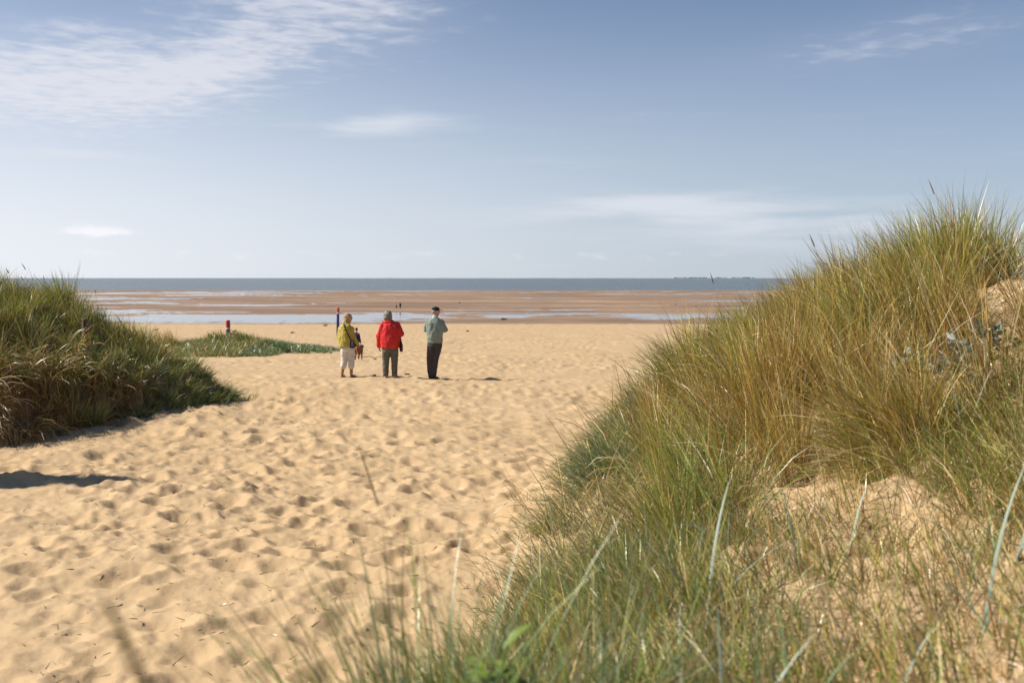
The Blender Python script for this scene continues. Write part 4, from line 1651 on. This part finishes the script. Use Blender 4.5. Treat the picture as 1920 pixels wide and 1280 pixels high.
# ---- woman in yellow jacket and white cropped trousers, half turned to the right
def build_yellow():
    y = 24.7
    x = px2w(651, y)
    root = empty('person', (x, y, 0))
    tag(root, 'blonde woman in yellow hooded jacket and white cropped trousers', 'person')
    place(root, x, y, [(-.14, 0), (.09, 0)])
    yw = -28
    bm = bmesh.new()
    rot, at = head_shape(bm, (.02, .03, 1.475), -58, .97)
    limb(bm, [(-.03, 0, 1.24), (.005, .015, 1.40)], [.064, .055])
    torso(bm, [(-.01, 0, .74, .15, .12, yw), (-.02, 0, .9, .15, .12, yw), (-.03, 0, 1.12, .16, .11, yw), (-.035, 0, 1.26, .14, .09, yw), (-.03, 0, 1.31, .07, .06, yw)])
    limb(bm, [(-.075, 0, .74), (-.085, .02, .44), (-.145, -.02, .075)], [.085, .058, .036])
    limb(bm, [(.080, 0, .74), (.088, .02, .44), (.086, -.01, .075)], [.085, .058, .036])
    limb(bm, [(-.098, 0, .33), (-.13, -.01, .18)], [.052, .042])
    limb(bm, [(.088, -.005, .33), (.088, -.008, .18)], [.052, .042])
    limb(bm, [(-.145, -.03, .045), (-.115, .10, .03)], [.032, .028])
    limb(bm, [(.086, -.03, .045), (.165, .06, .03)], [.032, .028])
    limb(bm, [(.115, -.03, 1.22), (.165, -.05, 1.00), (.245, .05, .83)], [.05, .042, .031])
    limb(bm, [(-.175, .03, 1.22), (-.215, .06, 1.0), (-.19, .16, .82)], [.05, .042, .031])
    body = fuse(bm, .011, 2)
    h1 = hand_mesh((.245, .05, .83), (.28, .25, -1), (-.2, 1, .2), .45, .92)
    h2 = hand_mesh((-.19, .16, .82), (.1, .3, -1), (1, .3, 0), .3, .92)
    link('body', join_mesh('body', [body, h1, h2]), skin_a, root)
    face_parts(at, rot, root, .97, lip_m, eye_m)
    bm = bmesh.new()
    ball(bm, at(0, -.018, .034), (.096, .108, .094), rot, 3)
    ball(bm, at(0, -.055, -.055), (.092, .076, .098), rot, 3)
    ball(bm, at(.0, -.085, -.105), (.085, .055, .060), rot, 3)
    for q in (-1, 1):
        ball(bm, at(q * .066, -.002, -.050), (.034, .052, .085), rot)
    link('hair', fuse(bm, .010, 2, .010, 24, 14, (1.6, 1.6, .45)), hair_mat('hair_blonde', (.24, .125, .05), (.62, .44, .24)), root)
    glm = plain('dark_glasses', (.012, .012, .014), .25)
    bm = bmesh.new()
    for q in (-1, 1):
        ball(bm, at(q * .033, .088, .012), (.024, .010, .018), rot)
        limb(bm, [at(q * .060, .080, .018), at(q * .080, -.01, .016)], [.004, .004], 6)
    limb(bm, [at(-.02, .094, .016), at(.02, .094, .016)], [.004, .004], 6)
    me = bpy.data.meshes.new('sunglasses')
    bm.to_mesh(me)
    bm.free()
    link('sunglasses', me, glm, root)
    yem = cloth('yellow_jacket', (.42, .345, .075), .12)
    bm = bmesh.new()
    torso(bm, [(-.045, 0, .755, .185, .150, yw), (-.045, 0, .77, .200, .162, yw), (-.045, -.005, .90, .205, .162, yw), (-.045, -.01, 1.08, .200, .148, yw), (-.045, -.01, 1.20, .195, .132, yw),
               (-.04, 0, 1.27, .155, .110, yw), (-.03, 0, 1.32, .09, .085, yw)])
    limb(bm, [(.100, -.03, 1.20), (.160, -.055, 1.00), (.235, .04, .85)], [.078, .066, .046])
    limb(bm, [(-.170, .03, 1.20), (-.208, .055, 1.0), (-.19, .15, .85)], [.075, .062, .045])
    link('jacket', fuse(bm, .0115, 2, .017, 11.5, 31, (1, 1, .65)), yem, root)
    bm = bmesh.new()                           # hood lying on the back
    torso(bm, [(-.045, -.075, 1.17, .05, .045, yw), (-.045, -.085, 1.20, .105, .072, yw), (-.04, -.07, 1.27, .135, .088, yw), (-.03, -.03, 1.33, .115, .092, yw), (-.02, 0, 1.365, .085, .08, yw)])
    link('hood', fuse(bm, .011, 2, .013, 17, 6), yem, root)
    whm = cloth('white_trousers', (.62, .585, .55), .06)
    bm = bmesh.new()
    torso(bm, [(0, 0, .66, .168, .145, yw), (0, 0, .73, .182, .152, yw), (0, 0, .82, .17, .14, yw)])
    limb(bm, [(-.078, 0, .68), (-.086, .012, .44), (-.110, -.005, .275)], [.098, .082, .074])
    limb(bm, [(.080, 0, .68), (.088, .012, .44), (.088, -.008, .275)], [.098, .082, .074])
    link('trousers', fuse(bm, .011, 2, .010, 17, 44, (1, 1, 1.4)), whm, root)
    shm = plain('brown_sandal', (.13, .075, .06), .6)
    shoe(root, (-.145, -.055, 0), (.25, 1, 0), .24, shm, 'sandal', .05)
    shoe(root, (.080, -.045, 0), (.95, .8, 0), .24, shm, 'sandal', .055)
    # patterned bag with shoulder strap across the back
    m, t, p = new_mat('patterned_bag')
    po = N(t, 'ShaderNodeTexCoord').outputs['Object']
    vo = N(t, 'ShaderNodeTexVoronoi')
    vo.inputs['Scale'].default_value = 34
    t.links.new(po, vo.inputs['Vector'])
    t.links.new(mixc(t, sstep(t, vo.outputs['Distance'], .28, .36), (.26, .30, .48), (.014, .015, .030)), p.inputs['Base Color'])
    p.inputs['Roughness'].default_value = .7
    bm = bmesh.new()
    torso(bm, [(0, 0, 0, .060, .030, -35), (0, 0, .02, .085, .045, -35), (0, 0, .12, .085, .045, -35), (-.005, 0, .20, .070, .025, -35)])
    me = fuse(bm, .010, 2)
    b_ = link('shoulder_bag', me, m, root)
    b_.location = (.130, -.135, .735)
    blk = plain('black_strap', (.016, .014, .016), .7)
    strap(b_, [(-.02, -.02, .19), (-.06, -.055, .30), (-.115, -.072, .42), (-.165, -.06, .52), (-.195, -.025, .58), (-.20, .06, .625), (-.18, .15, .60)], .026, blk, 'strap', .006)
    return root


# ---- smaller and farther people share one plain builder
def build_simple(x, y, H, label, top, low, hairm, skinm, voxel, arms='down', group=None, yaw=0, stride=.0, z=None, bare=False):
    root = empty('person', (x, y, 0), yaw)
    tag(root, label, 'person', group)
    k = H / 1.72
    root.location = (x, y, (gz(x, y) if z is None else z) - .004)
    bm = bmesh.new()
    rot, at = head_shape(bm, (0, .02, H - .125 * k * 1.05), 0, k * 1.02)
    limb(bm, [(0, 0, 1.34 * k), (0, .01, 1.52 * k)], [.062 * k, .054 * k])
    torso(bm, [(0, 0, .82 * k, .15 * k, .10 * k, 0), (0, 0, 1.2 * k, .17 * k, .11 * k, 0), (0, 0, 1.36 * k, .15 * k, .09 * k, 0), (0, 0, 1.42 * k, .07 * k, .06 * k, 0)])
    for q in (-1, 1):
        st = stride * q
        limb(bm, [(q * .09 * k, 0, .84 * k), (q * .10 * k, st * .6 + .02, .46 * k), (q * .10 * k, st, .075 * k)], [.085 * k, .06 * k, .04 * k])
        limb(bm, [(q * .10 * k, st - .02, .045 * k), (q * .12 * k, st + .13 * k, .032 * k)], [.036 * k, .03 * k])
        limb(bm, [(q * .165 * k, 0, 1.36 * k), (q * .235 * k, 0, 1.08 * k), (q * .24 * k, .08 * k, .84 * k)], [.055 * k, .044 * k, .034 * k])
    body = fuse(bm, voxel, 2)
    parts = [body]
    if voxel < .015:
        for q in (-1, 1):
            parts.append(hand_mesh((q * .24 * k, .085 * k, .83 * k), (0, .2, -1), (-q * .3, 1, 0), .35, k))
    link('body', join_mesh('body', parts), skinm, root)
    bm = bmesh.new()
    ball(bm, at(0, -.016, .032), (.090 * k, .104 * k, .090 * k), rot)
    link('hair', fuse(bm, voxel * .8, 2), hairm, root)
    bm = bmesh.new()
    torso(bm, [(0, 0, .80 * k, .175 * k, .135 * k, 0), (0, 0, .95 * k, .19 * k, .14 * k, 0), (0, 0, 1.25 * k, .195 * k, .135 * k, 0), (0, 0, 1.38 * k, .16 * k, .105 * k, 0), (0, 0, 1.43 * k, .08 * k, .08 * k, 0)])
    for q in (-1, 1):
        limb(bm, [(q * .165 * k, 0, 1.34 * k), (q * .238 * k, 0, 1.08 * k), (q * .242 * k, .07 * k, .87 * k)], [.072 * k, .062 * k, .050 * k])
    link('jacket', fuse(bm, voxel, 2, .008, 10, 3), top, root)
    bm = bmesh.new()
    torso(bm, [(0, 0, .76 * k, .165 * k, .125 * k, 0), (0, 0, .86 * k, .165 * k, .125 * k, 0)])
    for q in (-1, 1):
        st = stride * q
        if bare:
            limb(bm, [(q * .09 * k, 0, .78 * k), (q * .10 * k, st * .5 + .02, .48 * k)], [.098 * k, .09 * k])
        else:
            limb(bm, [(q * .09 * k, 0, .78 * k), (q * .10 * k, st * .6 + .02, .46 * k), (q * .10 * k, st, .09 * k)], [.098 * k, .078 * k, .062 * k])
    link('shorts' if bare else 'trousers', fuse(bm, voxel, 2, .006, 12, 3), low, root)
    return root


build_man()
build_red()
build_yellow()
navy = cloth('navy_jacket', (.018, .026, .075))
dark = cloth('dark_cloth', (.020, .020, .026))
dhair = hair_mat('hair_dark', (.012, .010, .009), (.035, .028, .022))
kx, ky = px2w(667.5, 40), 40.0
build_simple(kx, ky, 1.20, 'child in navy jacket farther off, half hidden behind the woman in yellow', navy, dark, dhair, skin_b, .012, yaw=-.5, bare=True)
far_g = 'people far out on the tidal flat'
build_simple(px2w(750.5, 268), 268, 1.66, 'taller of two dark figures far out on the wet sand', dark, dark, dhair, skin_b, .022, group=far_g, yaw=.4, stride=.14)
build_simple(px2w(743.5, 268), 268, 1.10, 'shorter of two dark figures far out on the wet sand', dark, navy, dhair, skin_b, .020, group=far_g, yaw=.4, stride=.1)
build_simple(px2w(180, 560), 560, 1.75, 'lone tiny figure at the water edge above the left dune', dark, dark, dhair, skin_b, .024, group=far_g, stride=.12)


# ------------------------------------------------------------------ dog, seen from behind
def build_dog():
    y = 35.8
    x = px2w(669, y)
    root = empty('dog', (x, y, gz(x, y) - .004), R(-5))
    tag(root, 'reddish brown dog standing with its back to us beside the yellow jacket', 'dog')
    bm = bmesh.new()
    up, fr = V3(0, 0, 1), V3(0, 1, 0)
    rings = []
    for (yy_, zz, rx, rz) in ((-.06, .43, .03, .05), (-.03, .435, .075, .085), (.05, .43, .085, .095), (.18, .42, .078, .085), (.30, .405, .088, .110), (.42, .41, .090, .125), (.50, .44, .07, .09), (.54, .46, .03, .05)):
        rings.append((V3(0, yy_, zz), V3(rx, 0, 0), V3(0, 0, rz)))
    ring_loft(bm, rings, 18)
    for q in (-1, 1):
        limb(bm, [(q * .055, .01, .41), (q * .068, .06, .27), (q * .062, -.055, .155), (q * .062, -.035, .025)], [.070, .045, .024, .020])
        limb(bm, [(q * .062, -.035, .022), (q * .064, .03, .020)], [.022, .020])
        limb(bm, [(q * .060, .44, .38), (q * .062, .42, .22), (q * .060, .43, .03)], [.055, .032, .021])
        limb(bm, [(q * .060, .43, .022), (q * .060, .475, .020)], [.023, .020])
    limb(bm, [(0, .48, .45), (0, .62, .47)], [.075, .060])
    ball(bm, (0, .68, .47), (.062, .085, .060))
    limb(bm, [(0, .72, .45), (0, .81, .41)], [.038, .027])
    for q in (-1, 1):
        limb(bm, [(q * .055, .65, .50), (q * .085, .66, .435)], [.022, .016])
    limb(bm, [(0, -.05, .45), (.01, -.12, .34), (.015, -.115, .23)], [.024, .018, .010])
    link('body', fuse(bm, .0095, 2, .004, 30, 1), plain('dog_coat', (.20, .075, .028), .7, .25, 14, .4, 150), root)
    bm = bmesh.new()
    rings = [(V3(0, .545, .46), V3(.076, 0, 0), V3(0, -.01, .076)), (V3(0, .57, .463), V3(.074, 0, 0), V3(0, -.01, .074))]
    ring_loft(bm, rings, 18)
    me = bpy.data.meshes.new('collar')
    bm.to_mesh(me)
    bm.free()
    link('collar', me, plain('dog_collar', (.03, .03, .04), .6), root)
    return root


build_dog()


# ------------------------------------------------------------------ bird and wrack on the beach
def build_bird(px, y, label, s_=1.0, yaw=0.0, alt=0.0):
    x = px2w(px, y)
    root = empty('bird', (x, y, gz(x, y) + alt), yaw)
    tag(root, label, 'bird', 'birds on the beach')
    bm = bmesh.new()
    rings = []
    for (q, zz, r_) in ((-.24, .10, .006), (-.14, .125, .035), (-.02, .16, .062), (.09, .19, .060), (.15, .22, .035), (.19, .245, .034), (.225, .25, .022), (.24, .248, .008)):
        rings.append((V3(q, 0, zz) * s_, V3(0, r_, 0) * s_, V3(0, 0, r_ * .95) * s_))
    ring_loft(bm, rings, 12)
    for q in (-1, 1):
        limb(bm, [V3(.03, q * .025, .12) * s_, V3(.02, q * .025, .0) * s_], [.009 * s_, .006 * s_], 6)
        limb(bm, [V3(.0, q * .025, .005) * s_, V3(.05, q * .025, .003) * s_], [.006 * s_, .005 * s_], 6)
    m_ = plain('bird_feather', (.022, .020, .020), .6)
    link('body', fuse(bm, .009, 1), m_, root)
    for q in (-1, 1):
        bm = bmesh.new()
        rings = []
        for (u, zz, w) in ((.10, .195, .02), (.02, .18, .045), (-.10, .15, .035), (-.24, .11, .012)):
            rings.append((V3(u, q * .062 * (1 if u > -.15 else .6), zz) * s_, V3(0, .012, 0) * s_, V3(0, 0, w) * s_))
        ring_loft(bm, rings, 8)
        me = bpy.data.meshes.new('wing')
        bmesh.ops.recalc_face_normals(bm, faces=bm.faces)
        bm.to_mesh(me)
        bm.free()
        link('wing', me, m_, root)
    bm = bmesh.new()
    limb(bm, [V3(.235, 0, .248) * s_, V3(.295, 0, .238) * s_], [.011 * s_, .003 * s_], 8)
    me = bpy.data.meshes.new('beak')
    bm.to_mesh(me)
    bm.free()
    link('beak', me, plain('beak', (.03, .03, .03), .4), root)


build_bird(292, 108, 'dark bird on the beach above the left dune slope', 1.15, .2)
build_bird(1267, 300, 'tiny dark bird alone on the sand bar at the right', 1.4, .1)

weedm = plain('dry_seaweed', (.035, .024, .016), .8, .4, 30)


def wrack(px, y, size, label, seed):
    x = px2w(px, y)
    z = gz(x, y)
    r_ = random.Random(seed)
    bm = bmesh.new()
    for k in range(9):
        a = r_.uniform(0, 6.28)
        q = r_.uniform(0, size * .45)
        c_ = V3(q * math.cos(a), q * math.sin(a), r_.uniform(.0, size * .12))
        e_ = c_ + V3(r_.uniform(-.5, .5) * size, r_.uniform(-.5, .5) * size, r_.uniform(-.02, .16) * size)
        limb(bm, [c_, (c_ + e_) / 2 + V3(0, 0, size * .07), e_], [size * .10, size * .08, size * .03], 7)
    me = fuse(bm, max(.008, size * .035), 1, size * .03, 8 / size, seed)
    o_ = link('seaweed_clump', me, weedm)
    o_.location = (x, y, z)
    tag(o_, label, 'seaweed', 'dry seaweed on the sand')


wrack(699.5, 25.0, .16, 'dark seaweed clump left of the legs of the woman in red', 1)
wrack(762.5, 25.6, .14, 'dark seaweed clump between the woman in red and the man', 2)
wrack(440, 112, .6, 'dark seaweed clump on the beach right of the nearer post', 3)
wrack(609, 160, .8, 'dark seaweed clump at the water edge left of the farther post', 4)
wrack(943, 198, 1.1, 'dark wrack lump beside the branching channels', 5)
wrack(548, 92, .5, 'thin strand of seaweed on the beach above the grassy mound', 6)
wrack(878, 105, .4, 'small dark seaweed bit on the open beach right of the man', 7)
wrack(1016, 23.5, .07, 'small dark speck of seaweed on the sand right of the man', 8)
wrack(862, 330, 1.0, 'dark lump on the far sand bar beyond the cap', 9)
